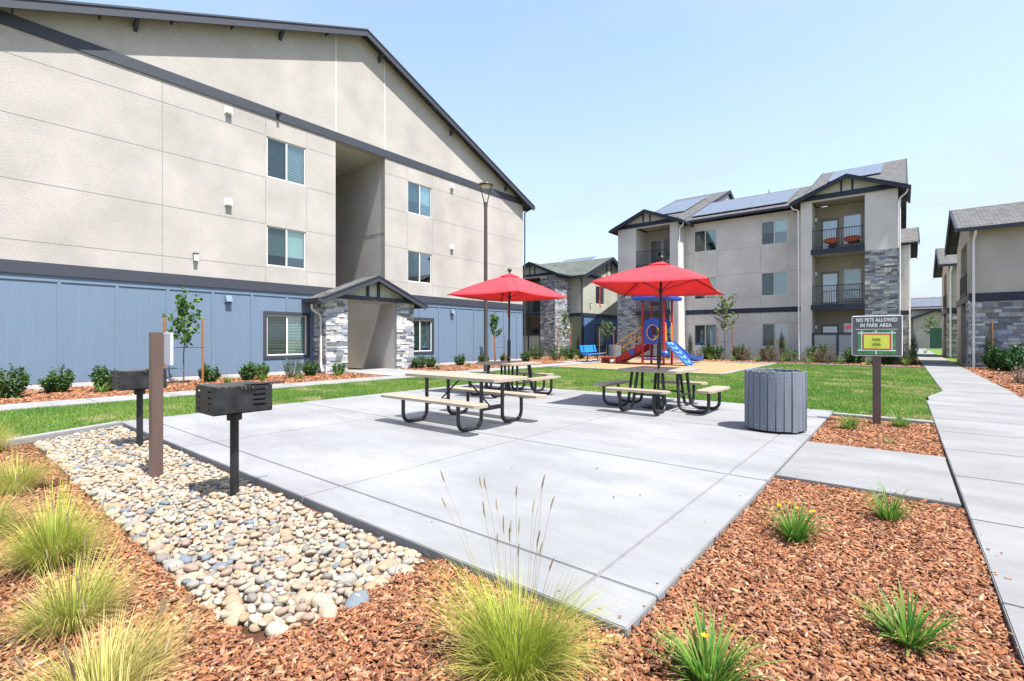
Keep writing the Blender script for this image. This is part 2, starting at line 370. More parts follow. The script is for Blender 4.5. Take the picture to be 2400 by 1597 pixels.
slabs('building_walk', [-14.7, -13.52], [-8 + 1.5 * k for k in range(27)], 'apron')
slabs('entry_walk', [-18.6, -14.72], [11.15, 13.72], 'apron', z1=-.004)
slabs('bench_pad', [-16.0, -14.72], [23.6, 26.4, 30.6], 'apron', z1=-.004)
slabs('far_walk', [-13.5, -11.4, -9.4, -7.4, -5.4], [29.42, 30.05], 'apron', z1=-.005)
def kerb(pts, wd, z1, name='kerb', mat='apron'):
    mb = MB()
    for (x0, y0), (x1, y1) in zip(pts[:-1], pts[1:]):
        d = Vector((x1 - x0, y1 - y0)); n = Vector((-d.y, d.x)).normalized() * wd / 2
        mb.hexa([(x0 - n.x, y0 - n.y, -.16), (x1 - n.x, y1 - n.y, -.16), (x1 + n.x, y1 + n.y, -.16), (x0 + n.x, y0 + n.y, -.16),
                 (x0 - n.x, y0 - n.y, z1), (x1 - n.x, y1 - n.y, z1), (x1 + n.x, y1 + n.y, z1), (x0 + n.x, y0 + n.y, z1)])
    return struct(name, mb, mat, .01)
kerb([(-10.05, 2.14), (-9.42, .78)], .17, .02); kerb([(-9.41, .76), (-8.86, -.5)], .17, .02)
kerb([(-1.01, 10.68), (.385, 10.62)], .2, .015)
kerb([(-13.4, 19.43), (-5.42, 19.43)], .14, .02, 'play_border'); kerb([(-5.43, 19.51), (-5.43, 29.4)], .14, .02, 'play_border')
kerb([(-5.3, 29.74), (.78, 29.74)], .16, .03)
MULCH_EDGE = None

# ------------------------------------------------------------------ building parts
def window(root, fr, u0, u1, z0, z1, n0=0., inside='blind', trim=None, fill=1., seed=0, n_mull=1, frame='frame'):
    f = MB(); fw = .05; a, b = n0 - .085, n0 - .035
    fr.box(f, u0, u0 + fw, a, b, z0, z1); fr.box(f, u1 - fw, u1, a, b, z0, z1)
    fr.box(f, u0 + fw, u1 - fw, a, b, z0, z0 + fw); fr.box(f, u0 + fw, u1 - fw, a, b, z1 - fw, z1)
    um = (u0 + u1) / 2
    if n_mull: fr.box(f, um - fw * .6, um + fw * .6, a, b + .006, z0 + fw, z1 - fw)
    W = f.build('window', frame, root)
    spans = [(u0 + fw, um - fw * .6), (um + fw * .6, u1 - fw)] if n_mull else [(u0 + fw, u1 - fw)]
    for i, (p, q) in enumerate(spans):
        m = MB(); fr.box(m, p, q, n0 - .066, n0 - .060, z0 + fw, z1 - fw)
        m.build('pane', 'pane_s' if (i == 0 and n_mull) else ('pane' if inside != 'dark' else 'pane_d'), W)
    m = MB(); fr.box(m, u0, u1, n0 - .9, n0 - .86, z0, z1); fr.box(m, u0 - .02, u0, n0 - .9, n0 - .2, z0, z1); fr.box(m, u1, u1 + .02, n0 - .9, n0 - .2, z0, z1)
    fr.box(m, u0, u1, n0 - .9, n0 - .2, z0 - .02, z0); fr.box(m, u0, u1, n0 - .9, n0 - .2, z1, z1 + .02); m.build('interior', 'dark', W)
    if inside in ('blind', 'shade'):
        m = MB(); zb = z1 - (z1 - z0) * fill; n = max(1, int((z1 - zb) / .06))
        if inside == 'blind':
            for (p, q) in spans:
                for k in range(n):
                    z = z1 - .05 - k * .06
                    if z < zb + .02: break
                    P = [fr.p(p + .01, n0 - .16, z + .018), fr.p(q - .01, n0 - .16, z + .018), fr.p(q - .01, n0 - .115, z - .020), fr.p(p + .01, n0 - .115, z - .020)]
                    m.hexa([(x, y, zz - .003) for x, y, zz in P] + P)
        else: fr.box(m, u0 + .02, u1 - .02, n0 - .14, n0 - .13, zb, z1)
        m.build('blind', 'blind', W)
    elif inside == 'curtain':
        m = MB(); k = 22
        for i in range(k):
            p = u0 + .03 + (u1 - u0 - .06) * i / k; q = u0 + .03 + (u1 - u0 - .06) * (i + 1) / k; d = .02 * (i % 2)
            m.hexa([fr.p(p, n0 - .18 + d, z0), fr.p(q, n0 - .16 - d, z0), fr.p(q, n0 - .17 - d, z0), fr.p(p, n0 - .19 + d, z0), fr.p(p, n0 - .18 + d, z1), fr.p(q, n0 - .16 - d, z1), fr.p(q, n0 - .17 - d, z1), fr.p(p, n0 - .19 + d, z1)])
        m.build('curtain', 'curtain', W)
    if trim:
        m = MB(); t = .125
        fr.box(m, u0 - t, u0, n0 - .02, n0 + .035, z0 - t, z1 + t); fr.box(m, u1, u1 + t, n0 - .02, n0 + .035, z0 - t, z1 + t)
        fr.box(m, u0, u1, n0 - .02, n0 + .032, z0 - t, z0); fr.box(m, u0, u1, n0 - .02, n0 + .032, z1, z1 + t)
        m.build('window_trim', trim, W, .006)
    return W
def slope_slab(mb, fr, ua, za, ub, zb, n0, n1, th, dz=0.):
    """slab under the line (ua,za)-(ub,zb), between n0 and n1"""
    if ua > ub: ua, za, ub, zb = ub, zb, ua, za
    P = [fr.p(ua, n0, za + dz - th), fr.p(ub, n0, zb + dz - th), fr.p(ub, n1, zb + dz - th), fr.p(ua, n1, za + dz - th)]
    Q = [fr.p(ua, n0, za + dz), fr.p(ub, n0, zb + dz), fr.p(ub, n1, zb + dz), fr.p(ua, n1, za + dz)]
    cr = fr.u[0] * fr.n[1] - fr.u[1] * fr.n[0]
    if cr < 0: P.reverse(); Q.reverse()
    mb.hexa(P + Q)
def gable_roof(root, fr, uc, half, nb, nf, za, mat, fascia='trim', front=True, back=False, gutters=(1, 1), fas=.24, slope=SL, wall_n=None, name='roof'):
    ze = za - half * slope
    m = MB(); slope_slab(m, fr, uc - half, ze, uc, za, nb, nf, .07); slope_slab(m, fr, uc, za, uc + half, ze, nb, nf, .07)
    RF = m.build(name, mat, root)
    m = MB(); h2 = half - .04
    for s in (-1, 1): slope_slab(m, fr, uc + s * h2, za - h2 * slope, uc, za, nb + .01, nf - .03, .05, -.075)
    m.build('soffit', 'soffit', RF)
    m = MB()
    ends = ([nf] if front else []) + ([nb - .05] if back else [])
    for e in ends:
        for s in (-1, 1):
            slope_slab(m, fr, uc + s * half, ze, uc, za, e, e + .05, fas, -.03)
            slope_slab(m, fr, uc + s * (half + .01), ze - .01 * slope, uc, za, e + .01, e + .075, .06, .012)
    for s, g in zip((-1, 1), gutters):
        if g:
            a = uc + s * half; b = uc + s * (half + .12)
            fr.box(m, min(a, b), max(a, b), nb, nf + .05, ze - .17, ze - .03)
    m.build('fascia', fascia, RF)
    return RF
def downspout(root, pts, r=.04, mat='white', name='downspout'):
    m = MB(); m.tube(fillet(pts, .12), r, 6); return m.build(name, mat, root, smooth=True)
PAL = [(.46, .46, .45), (.56, .56, .55), (.38, .39, .41), (.25, .28, .33), (.17, .19, .22), (.42, .40, .37), (.27, .26, .25), (.60, .60, .59), (.19, .19, .19), (.31, .35, .41), (.50, .51, .53)]
PAL_L = PAL + [(.66, .64, .60), (.70, .69, .66), (.58, .56, .53), (.50, .51, .53), (.68, .65, .60), (.70, .68, .64), (.62, .61, .59)]
def stone_face(mb, fr, u0, u1, z0, z1, n0, rnd, pal=PAL, big=1., over=.0):
    z = z0
    while z < z1 - .01:
        h = rnd.choice([.06, .08, .08, .10, .12, .15]) * big; h = min(h, z1 - z)
        if z1 - z - h < .04: h = z1 - z
        u = u0
        while u < u1 - .005:
            l = rnd.uniform(.14, .5) * big; l = min(l, u1 - u)
            if u1 - u - l < .08: l = u1 - u
            c = rnd.choice(pal); k = rnd.uniform(.8, 1.18); mb.cur = tuple(x * k for x in c)
            fr.box(mb, u + .004, u + l - .004, n0 - .03, n0 + rnd.uniform(.012, .05), z + .004, z + h - .004)
            u += l
        z += h
    mb.cur = None
def railing(root, fr, u0, u1, n, z0, z1, mat='black'):
    m = MB(); fr.box(m, u0, u1, n - .025, n + .025, z1 - .04, z1); fr.box(m, u0, u1, n - .018, n + .018, z0 + .08, z0 + .12)
    k = max(2, int((u1 - u0) / .115))
    for i in range(k + 1):
        u = u0 + (u1 - u0) * i / k; w_ = .009 if i % (k // 2 or 1) else .022
        fr.box(m, u - w_, u + w_, n - w_, n + w_, z0 if w_ > .01 else z0 + .1, z1 - .03)
    return m.build('balcony_railing', mat, root)
def wall_lamp(root, fr, u, n, z):
    m = MB(); fr.box(m, u - .06, u + .06, n, n + .03, z - .09, z + .13); fr.box(m, u - .075, u + .075, n, n + .16, z + .11, z + .14)
    L = m.build('wall_lamp', 'bronze', root); m = MB(); fr.box(m, u - .06, u + .06, n + .035, n + .14, z - .12, z + .108); m.build('lamp_shade', 'white', L); return L
def vent(root, fr, u, z, mat='white'):
    m = MB(); fr.box(m, u - .13, u + .13, 0, .02, z - .13, z + .13)
    P = [fr.p(u - .1, .02, z - .1), fr.p(u + .1, .02, z - .1), fr.p(u + .1, .15, z - .1), fr.p(u - .1, .15, z - .1), fr.p(u - .1, .02, z + .12), fr.p(u + .1, .02, z + .12), fr.p(u + .1, .05, z + .12), fr.p(u - .1, .05, z + .12)]
    m.hexa(P); return m.build('wall_vent', mat, root)
def door(root, fr, u0, u1, z0, z1, n0):
    m = MB(); t = .11
    fr.box(m, u0, u0 + t, n0, n0 + .05, z0, z1); fr.box(m, u1 - t, u1, n0, n0 + .05, z0, z1); fr.box(m, u0 + t, u1 - t, n0, n0 + .05, z1 - .13, z1); fr.box(m, u0 + t, u1 - t, n0, n0 + .05, z0, z0 + .22)
    D = m.build('balcony_door', 'door', root); m = MB(); fr.box(m, u0 + t, u1 - t, n0 + .01, n0 + .02, z0 + .22, z1 - .13); m.build('pane', 'pane_d', D)
    m = MB(); m.tube([fr.p(u1 - .06, n0 + .05, z0 + 1.0), fr.p(u1 - .06, n0 + .11, z0 + 1.0), fr.p(u1 - .17, n0 + .11, z0 + 1.0)], .012, 6); m.build('handle', 'steel', D)
    m = MB(); fr.box(m, u0 + t, u1 - t, n0 + .002, n0 + .006, z0 + .22, z1 - .13); m.build('door_blind', 'blind', D)
def tower(root, fr, u0, mirror, floors, slabs_, beam, apex, stone_to, rnd, D=1.6, back=1.95, roofmat='shingle_y', nroof=3.4, pal=PAL, trim='trimn', full_stone=False, wallmat='stucco3'):
    def U(a, b): return (u0 + 4.56 - b, u0 + 4.56 - a) if mirror else (u0 + a, u0 + b)
    zt = beam[0]; m = MB(); bd = D + back
    for a, b in ((0, .58), (3.11, 4.56)):
        p, q = U(a, b); fr.box(m, p, q, -bd, 0, -.1, zt - .1)
    p, q = U(.58, 3.11)
    holes = []
    for fz in floors: holes += [U(.80, 1.75) + (fz + .0, fz + 2.12), U(1.95, 2.85) + (fz + .42, fz + 2.2)]
    bk = MB(); fr.panel(bk, p, q, -.1, zt - .02, holes, .2, -back)
    for i, fz in enumerate(floors):
        a, b = U(.80, 1.75); door(root, fr, a, b, fz + .02, fz + 2.12, -back - .12)
        a, b = U(1.95, 2.85); window(root, fr, a, b, fz + .42, fz + 2.2, -back, 'dark' if i != 1 else 'blind', None, .5, n_mull=0)
        wall_lamp(root, Fr(*fr.p(U(.58, .58)[0], -1.0, 0)[:2], fr.n, fr.u if not mirror else (-fr.u[0], -fr.u[1])), 0, 0, fz + 1.95)
    m.build('tower_wall', wallmat, root); bk.build('balcony_back_wall', 'stucco2', root)
    m = MB(); fr.box(m, p, q, -back, -.06, zt + .01, zt + .08); m.build('balcony_ceiling', 'stucco2', root)
    for z0, z1 in slabs_:
        m = MB(); e0, e1 = U(.53, 3.11) if z1 <= stone_to + .5 and not full_stone else U(.53, 4.6)
        if full_stone: e0, e1 = U(.53, 3.11)
        fr.box(m, e0, e1, .0, .045, z0, z1); S = m.build('balcony_slab_edge', trim, root)
        m = MB(); fr.box(m, p, q, -back, -.001, z0 + .02, z1 - .02); m.build('balcony_slab', 'stucco2', root)
        railing(root, fr, p, q, -.07, z1, z1 + 1.12)
    m = MB(); fr.box(m, p, q, -.10, -.05, .12, 1.62); lap(m, fr, p, q, -.05, .12, 1.58)
    m.build('patio_screen', 'greyside', root)
    m = MB(); c = (p + q) / 2
    for a, b, z0, z1 in ((p, p + .1, .05, 1.68), (q - .1, q, .05, 1.68), (c - .05, c + .05, .05, 1.6), (p + .1, q - .1, 1.6, 1.7)): fr.box(m, a, b, -.11, .02, z0, z1)
    m.build('screen_frame', trim, root)
    a, b = U(3.11, 4.56); m = MB(); stone_face(m, fr, a, b, -.05, stone_to, 0., rnd, pal)
    side = Fr(*fr.p(b if not mirror else a, 0, 0)[:2], fr.n, fr.u if not mirror else (-fr.u[0], -fr.u[1]))
    stone_face(m, side, -D, .04, -.05, stone_to, 0., rnd, pal)
    m.build('stone_veneer', 'stone', root)
    uc = u0 + 2.28; hw = 2.28
    if True:
        zu = lambda u: apex - abs(u - uc) * SL - .10
        m = MB(); P = [fr.p(uc - hw, 0, zt - .1), fr.p(uc + hw, 0, zt - .1), fr.p(uc + hw, 0, zu(uc + hw)), fr.p(uc, 0, zu(uc)), fr.p(uc - hw, 0, zu(uc - hw))]
        m.prism(P, (-fr.n[0] * .14, -fr.n[1] * .14, 0)); lapg(m, fr, uc, hw, zt, zu); m.build('gable_panel', 'siding', root)
        m = MB(); fr.box(m, uc - hw - .02, uc + hw + .02, .0, .06, beam[0], beam[1])
        for s in (-.26, .26): fr.box(m, uc + s - .045, uc + s + .045, .0, .05, beam[1], zu(uc + s) - .03)
        m.build('gable_beam', trim, root)
        gable_roof(root, fr, uc, hw + .43, -nroof, .42, apex, roofmat, trim, fas=.2)
def lap(m, fr, u0, u1, n, z0, z1, step=.18):
    z = z0
    while z < z1 - .02:
        t = min(z + step, z1)
        m.hexa(sorted_hexa(fr, u0, u1, n, n + .022, n + .006, z, t)); z += step
def sorted_hexa(fr, u0, u1, n, nb, nt_, z0, z1):
    P = [fr.p(u0, n, z0), fr.p(u1, n, z0), fr.p(u1, nb, z0), fr.p(u0, nb, z0)]; Q = [fr.p(u0, n, z1), fr.p(u1, n, z1), fr.p(u1, nt_, z1), fr.p(u0, nt_, z1)]
    if fr.u[0] * fr.n[1] - fr.u[1] * fr.n[0] < 0: P.reverse(); Q.reverse()
    return P + Q
def lapg(m, fr, uc, hw, zt, zu):
    z = zt + .1
    while z < zu(uc) - .1:
        w_ = min(hw - .05, (zu(uc) - z - .2) / SL)
        if w_ > .1: m.hexa(sorted_hexa(fr, uc - w_, uc + w_, 0, .02, .005, z, z + .17))
        z += .18
def building(loc, label): return thing('apartment_building', loc, label, 'building')

# ---- long gabled building on the left (front plane X = -18.63)
rnd = random.Random(4)
LB = building((-18.63, 12.43, 0), 'long three storey stucco building with blue panelled ground floor and stone entry porch')
fL = Fr(-18.63, 0, (0, 1), (1, 0))
Y0, Y1 = .76, 24.1
up = [(8.34, 9.87, 4.13, 5.64), (8.34, 9.87, 7.47, 9.0), (15.0, 16.53, 4.13, 5.64), (15.0, 16.53, 7.47, 9.0)]
gf = [(8.34, 9.92, .72, 2.28), (15.03, 16.56, .72, 2.28)]
rec = (11.18, 13.68, -1, 9.74)
m = MB(); fL.panel(m, Y0, Y1, 3.2, 9.74, up + [rec], .3); fL.panel(m, Y0, Y1, 9.74, 9.75, [], .3)
zr = lambda y: 14.85 - abs(y - 12.43) * SL - .10
m.prism([fL.p(Y0, 0, 9.75), fL.p(Y1, 0, 9.75), fL.p(Y1, 0, zr(Y1)), fL.p(12.43, 0, zr(12.43)), fL.p(Y0, 0, zr(Y0))], (-.3, 0, 0))
m.box(-45, -18.93, Y1 - .3, Y1, 0, 9.7); m.box(-45, -18.93, Y0, Y0 + .3, 0, 9.7)
m.build('wall', 'stucco', LB)
m = MB()                                                # plaster control joints
for y, a, b in ((5.04, 3.5, 9.74), (8.3, 3.5, 4.08), (8.3, 5.69, 7.42), (8.3, 9.05, 9.74), (9.91, 3.5, 4.08), (9.91, 5.69, 7.42), (9.91, 9.05, 9.74), (14.96, 3.5, 4.08), (14.96, 5.69, 7.42), (14.96, 9.05, 9.74), (16.57, 3.5, 4.08), (16.57, 5.69, 7.42), (16.57, 9.05, 9.74), (20.6, 3.5, 9.74)):
    fL.box(m, y - .008, y + .008, 0, .004, a, b)
for z in (4.06, 5.69, 7.44, 9.03):
    for a, b in ((Y0, 8.29), (9.92, 11.17), (13.69, 14.95), (16.58, Y1)): fL.box(m, a, b, 0, .004, z - .008, z + .008)
m.build('control_joint', 'joint', LB)
m = MB()
for y in (11.19, 13.66): fL.box(m, y - .018, y + .018, 0, .012, 10.08, zr(y) - .02)
m.build('gable_reveal', 'reveal', LB)
m = MB(); fL.box(m, Y0, Y1, .0, .045, 9.74, 10.08); m.build('trim_band', 'trim', LB)
m = MB(); fL.box(m, Y0, 11.18, .0, .06, 3.15, 3.49); fL.box(m, 13.68, Y1, .0, .06, 3.15, 3.49); m.build('trim_band', 'trim', LB)
m = MB(); fL.panel(m, Y0, Y1, .12, 3.2, gf + [(11.18, 13.68, -1, 9)], .3, -.012)
for y in (1.28, 2.58, 3.88, 5.19, 6.51, 7.81, 9.11, 10.45, 14.4, 15.75, 17.04, 18.34, 19.64, 20.94, 22.24, 23.5):
    for a, b in ((.12, 2.98),):
        cut = [g for g in gf if g[0] - .2 < y < g[1] + .2]
        if cut: fL.box(m, y - .045, y + .045, -.012, .012, .12, .58); fL.box(m, y - .045, y + .045, -.012, .012, 2.42, 2.98)
        else: fL.box(m, y - .045, y + .045, -.012, .012, a, b)
for a, b in ((Y0, 11.18), (13.68, Y1)): fL.box(m, a, b, -.012, .014, 2.98, 3.15)
m.build('blue_cladding', 'blue', LB)
m = MB(); fL.box(m, Y0, 11.18, -.28, -.02, -.2, .12); fL.box(m, 13.68, Y1, -.28, -.02, -.2, .12); m.build('foundation', 'found', LB)
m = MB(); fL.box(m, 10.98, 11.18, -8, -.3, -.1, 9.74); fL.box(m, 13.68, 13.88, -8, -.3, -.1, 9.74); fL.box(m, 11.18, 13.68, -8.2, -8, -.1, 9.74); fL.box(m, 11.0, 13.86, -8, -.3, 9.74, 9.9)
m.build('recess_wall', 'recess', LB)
m2 = MB(); fL.box(m2, 13.672, 13.68, -6, -.0, 6.28, 6.296); m2.build('control_joint', 'joint', LB)
for H, ins, fl in zip(up, ('shade', 'blind', 'dark', 'shade'), (.72, 1, .3, .6)): window(LB, fL, *H, 0, ins, None, fl)
window(LB, fL, *gf[0], -.012, 'blind', 'trim', 1); window(LB, fL, *gf[1], -.012, 'blind', 'trim', .9)
for u, z, mt in ((7.0, 9.45, 'white'), (7.0, 6.2, 'white'), (7.0, 2.78, 'blue'), (17.92, 9.42, 'white'), (17.92, 6.2, 'white'), (17.94, 2.78, 'blue')): vent(LB, fL, u, z, mt)
wall_lamp(LB, fL, 5.97, 0, 4.12)
m = MB(); m.tube([fL.p(8.72, .045, 9.93), fL.p(8.74, .2, 9.90)], .05, 10); fL.box(m, 8.66, 8.78, .045, .07, 9.86, 10.0); m.build('security_camera', 'black', LB)
RF = gable_roof(LB, fL, 12.43, 12.28, -26, .40, 14.87, 'dshingle', 'trim', fas=.27)
for i in range(-13, 14):
    y = 12.43 + i * .9
    z = 14.87 - abs(y - 12.43) * SL; m = MB(); big = i % 5 == 1
    if big: m.prism([fL.p(y - .05, .36, z - .28), fL.p(y - .05, .0, z - .28), fL.p(y - .05, .0, z - .55)], (0, .1, 0))
    elif i % 2: continue
    else: fL.box(m, y - .02, y + .02, .15, .38, z - .325, z - .12)
    m.build('rafter_bracket', 'trim', RF)
downspout(LB, [fL.p(24.75, .1, 9.62), fL.p(24.5, .1, 9.45), fL.p(24.17, .1, 9.3), fL.p(24.17, .1, .05)], .045, 'trim')
# entry porch
fP = Fr(-17.75, 0, (0, 1), (1, 0))
P = bpy.data.objects.new('entry_porch', None); COL.objects.link(P); P.parent = LB
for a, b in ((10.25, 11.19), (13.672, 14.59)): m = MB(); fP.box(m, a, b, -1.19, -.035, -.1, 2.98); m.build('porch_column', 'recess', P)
for a, b in ((10.23, 11.18), (13.65, 14.61)):
    m = MB(); stone_face(m, fP, a, b, -.05, 2.98, 0, rnd, PAL_L)
    if a < 12: stone_face(m, Fr(-17.75, a, (1, 0), (0, -1)), -.88, .03, -.05, 2.98, -.01, rnd, PAL_L)
    else: stone_face(m, Fr(-17.75, b, (1, 0), (0, 1)), -.88, .03, -.05, 2.98, -.01, rnd, PAL_L)
    m.build('stone_veneer', 'stone', P)
zu = lambda u: 4.03 - abs(u - 12.43) * SL - .10
m = MB(); m.prism([fP.p(10.23, -.06, 2.98), fP.p(14.61, -.06, 2.98), fP.p(14.61, -.06, zu(14.61)), fP.p(12.43, -.06, zu(12.43)), fP.p(10.23, -.06, zu(10.23))], (-.1, 0, 0))
lapg(m, Fr(-17.81, 0, (0, 1), (1, 0)), 12.43, 2.15, 3.05, zu); m.build('gable_panel', 'siding', P)
m = MB(); fP.box(m, 10.2, 14.64, -.05, .06, 2.98, 3.16)
for s in (-.27, .27): fP.box(m, 12.43 + s - .05, 12.43 + s + .05, -.05, .05, 3.16, zu(12.43 + s) - .02)
m.build('gable_beam', 'trim', P)
m = MB(); fP.box(m, 11.1, 13.7, -.87, -.16, 2.92, 2.98); m.build('porch_ceiling', 'stucco2', P)
gable_roof(P, fP, 12.43, 2.62, -.88, .36, 4.05, 'shingle', 'trim', fas=.22)
for o in [c for c in P.children if c.name.startswith('roof')]:       # porch roof's own pieces stay one level under the porch
    for c in list(o.children): c.parent = P
downspout(P, [fP.p(9.78, -.25, 2.72), fP.p(9.78, -.25, 2.5), fP.p(10.16, -.25, 2.3), fP.p(10.16, -.25, .3), fP.p(10.16, -.1, .06)], .045, 'frame')

# ---- three storey building across the lawn
CB = building((-8.46, 33.4, 0), 'three storey stucco building across the lawn with two gabled balcony towers and rooftop solar panels')
fC = Fr(0, 35.0, (1, 0), (0, -1)); fT = Fr(0, 33.4, (1, 0), (0, -1))
cw = [(-11.6, -10.07, 7.47, 9.0), (-7.26, -5.72, 7.47, 9.0), (-11.6, -10.07, 4.13, 5.66), (-7.26, -5.72, 4.13, 5.66), (-11.6, -10.07, .82, 2.33), (-7.22, -5.7, .82, 2.33)]
m = MB(); fC.panel(m, -12.18, -4.78, -.1, 9.5, cw, .3)
m.box(-.52, -.22, 35.3, 58.8, -.1, 9.5); m.box(-16.7, -16.4, 35.3, 58.8, -.1, 9.5); m.box(-16.4, -.52, 58.5, 58.8, -.1, 9.5)
for x in (-.5, -16.66, -12.72): m.prism([(x, 35.1, 9.5), (x, 58.6, 9.5), (x, 46.8, 14.62)], (.26, 0, 0))
m.build('wall', 'stucco3', CB)
m = MB(); fC.box(m, -12.17, -4.79, 0, .04, 3.05, 3.37); m.build('trim_band', 'trimn', CB)
m = MB()
for x in (-11.64, -10.03, -7.3, -5.68):
    for a, b in ((.0, .8), (2.36, 3.05), (3.37, 4.1), (5.7, 7.43), (9.04, 9.4)): fC.box(m, x - .008, x + .008, 0, .004, a, b)
for z in (2.36, 4.1, 5.7, 7.43): 
    for a, b in ((-12.17, -11.65), (-10.02, -7.31), (-5.67, -4.79)): fC.box(m, a, b, 0, .004, z - .008, z + .008)
m.build('control_joint', 'joint', CB)
for H, ins, fl in zip(cw, ('blind', 'shade', 'shade', 'blind', 'curtain', 'dark'), (.6, .5, .9, 1, 1, 1)): window(CB, fC, *H, 0, ins, None, fl)
wall_lamp(CB, fC, -8.87, 0, 4.2)
FL3 = (.1, 3.34, 6.6); SB3 = ((3.03, 3.34), (6.27, 6.6))
tower(CB, fT, -4.78, False, FL3, SB3, (9.5, 9.78), 10.62, 6.27, random.Random(5))
tower(CB, fT, -16.74, True, FL3, SB3, (9.5, 9.78), 10.62, 6.27, random.Random(6))
gR = Fr(0, 0, (0, 1), (1, 0))
gable_roof(CB, gR, 41.2, 6.72, -12.75, -5.0, 12.5, 'shingle', 'trimn', front=False, gutters=(1, 0))
gable_roof(CB, gR, 46.8, 12.3, -17.1, -12.3, 14.85, 'shingle', 'trimn', back=True, gutters=(0, 1))
gable_roof(CB, gR, 46.8, 12.3, -5.13, .14, 14.85, 'shingle', 'trimn', back=True, gutters=(0, 1))
mb = MB()                                                # dark rafter blocks under the right-hand rake
RB = None
for k in range(9):
    y = 47.5 + k * 1.3; z = 14.85 - (y - 46.8) * SL; m = MB(); m.box(-.21, .12, y - .09, y + .09, z - .32, z - .13); m.build('rafter_bracket', 'trimn', CB)
for x in (-12.3, -4.95):
    pass
downspout(CB, [(-5.25, 33.2, 9.33), (-5.2, 33.3, 9.15), (-4.9, 33.36, 9.05), (-4.86, 33.36, .05)], .04)
downspout(CB, [(-11.75, 33.2, 9.33), (-11.8, 33.3, 9.15), (-12.06, 33.36, 9.05), (-12.1, 33.36, .05)], .04)
downspout(CB, [(.2, 33.2, 9.33), (.12, 33.3, 9.12), (-.14, 33.38, 8.95), (-.14, 33.38, .05)], .04)
for x, z in ((-8.0, 12.72), (-2.2, 13.4)):
    m = MB(); y = 41.2 if x < -5 else 43.6; m.tube([(x, y, z - .7), (x, y, z)], .05, 8); m.build('vent_pipe', 'alu', CB)
# rear wing seen past the right tower
m = MB(); m.box(-.2, .42, 45.0, 52, -.1, 8.1); m.build('rear_wing_wall', 'stucco3', CB)
m = MB(); m.box(-.2, .44, 44.965, 45.0, 3.05, 3.37); m.build('trim_band', 'trimn', CB)
m = MB(); stone_face(m, Fr(0, 44.98, (1, 0), (0, -1)), -.2, .42, 0, 3.05, 0, rnd); m.build('stone_veneer', 'stone', CB)
gable_roof(CB, gR, 48.5, 4.0, -.2, .85, 9.9, 'shingle', 'trimn', gutters=(0, 1))
downspout(CB, [(.36, 44.93, 8.1), (.36, 44.93, .05)], .045)
def solar_mesh():
    me = bpy.data.meshes.new('solar_panel'); a, b, t = .5, .825, .04
    me.from_pydata([(-a, -b, 0), (a, -b, 0), (a, b, 0), (-a, b, 0), (-a, -b, t), (a, -b, t), (a, b, t), (-a, b, t)], [], [(0, 3, 2, 1), (4, 5, 6, 7), (0, 1, 5, 4), (1, 2, 6, 5), (2, 3, 7, 6), (3, 0, 4, 7)])
    uv = me.uv_layers.new(); 
    for p in me.polygons:
        for li, c in zip(p.loop_indices, ((0, 0), (1, 0), (1, 1), (0, 1))): uv.data[li].uv = c if p.index == 1 else (0, 0)
    me.materials.append(MAT['solar']); return me
SOL = solar_mesh(); AL = math.atan(SL)
def solar(root, x0, nx, y0, z0, ny, t0):
    """grid of panels on a slope rising towards +Y from its eave (y0, z0)"""
    for i in range(nx):
        for j in range(ny):
            t = t0 + .84 + j * 1.68; o = bpy.data.objects.new('solar_panel', SOL); COL.objects.link(o); o.parent = root
            p = Vector((x0 + .51 + i * 1.02, y0 + t * math.cos(AL), z0 + t * math.sin(AL) + .10)); o.location = p - root.location; o.rotation_euler = (AL, 0, 0)
solar(CB, -11.9, 6, 34.5, 9.71, 3, .75); solar(CB, -16.6, 3, 34.5, 9.72, 4, 4.2); solar(CB, -4.2, 3, 34.5, 9.72, 3, 7.0)

# ---- two storey building behind, left of the playground
GB = building((-20.6, 34.8, 0), 'two storey sage and blue building behind the bench with a shaded stone corner tower')
fB = Fr(0, 34.8, (1, 0), (0, -1)); fBx = Fr(-20.6, 0, (0, 1), (1, 0))
gw = [(36.92, 38.5, 4.31, 5.86), (36.92, 38.5, .7, 2.43)]
m = MB(); fBx.panel(m, 34.8, 44, 3.2, 6.5, gw, .3); fB.panel(m, -21.95, -20.9, 3.2, 6.5, [], .3, 0)
zg = lambda y: 8.6 - abs(y - 39.3) * SL - .1
m.prism([(-20.6, 34.8, 6.5), (-20.6, 43.8, 6.5), (-20.6, 43.8, zg(43.8)), (-20.6, 39.3, zg(39.3)), (-20.6, 34.8, zg(34.8))], (-.3, 0, 0))
m.build('wall', 'stucco4', GB); m = MB(); m.box(-34, -26.5, 34.8, 35.1, 0, 6.5); m.build('far_wall', 'stucco4', GB)
m = MB(); fBx.panel(m, 34.82, 44, .1, 3.2, gw, .3, -.01)
for k in range(15): y = 35.1 + k * .6; fBx.box(m, y - .03, y + .03, -.01, .012, .1, 3.2) if not (36.7 < y < 38.7) else None
m.build('blue_cladding', 'navy', GB)
m = MB(); lap(m, fB, -21.9, -20.72, .0, .1, 3.2); fB.box(m, -21.95, -20.9, -.28, .0, .0, 3.2); m.build('sage_siding', 'green', GB)
m = MB(); fB.box(m, -20.74, -20.58, -.12, .035, .0, 3.2); fB.box(m, -21.95, -20.56, .0, .05, 3.2, 3.47); fBx.box(m, 34.76, 44, .0, .05, 3.2, 3.47)
m.build('trim_band', 'trimn', GB)
m = MB(); fBx.box(m, 35.0, 43.6, .0, .06, 6.5, 6.75)
for s in (-.4, .4): fBx.box(m, 39.3 + s - .05, 39.3 + s + .05, .0, .05, 6.75, zg(39.3 + s) - .02)
m.build('gable_beam', 'trimn', GB)
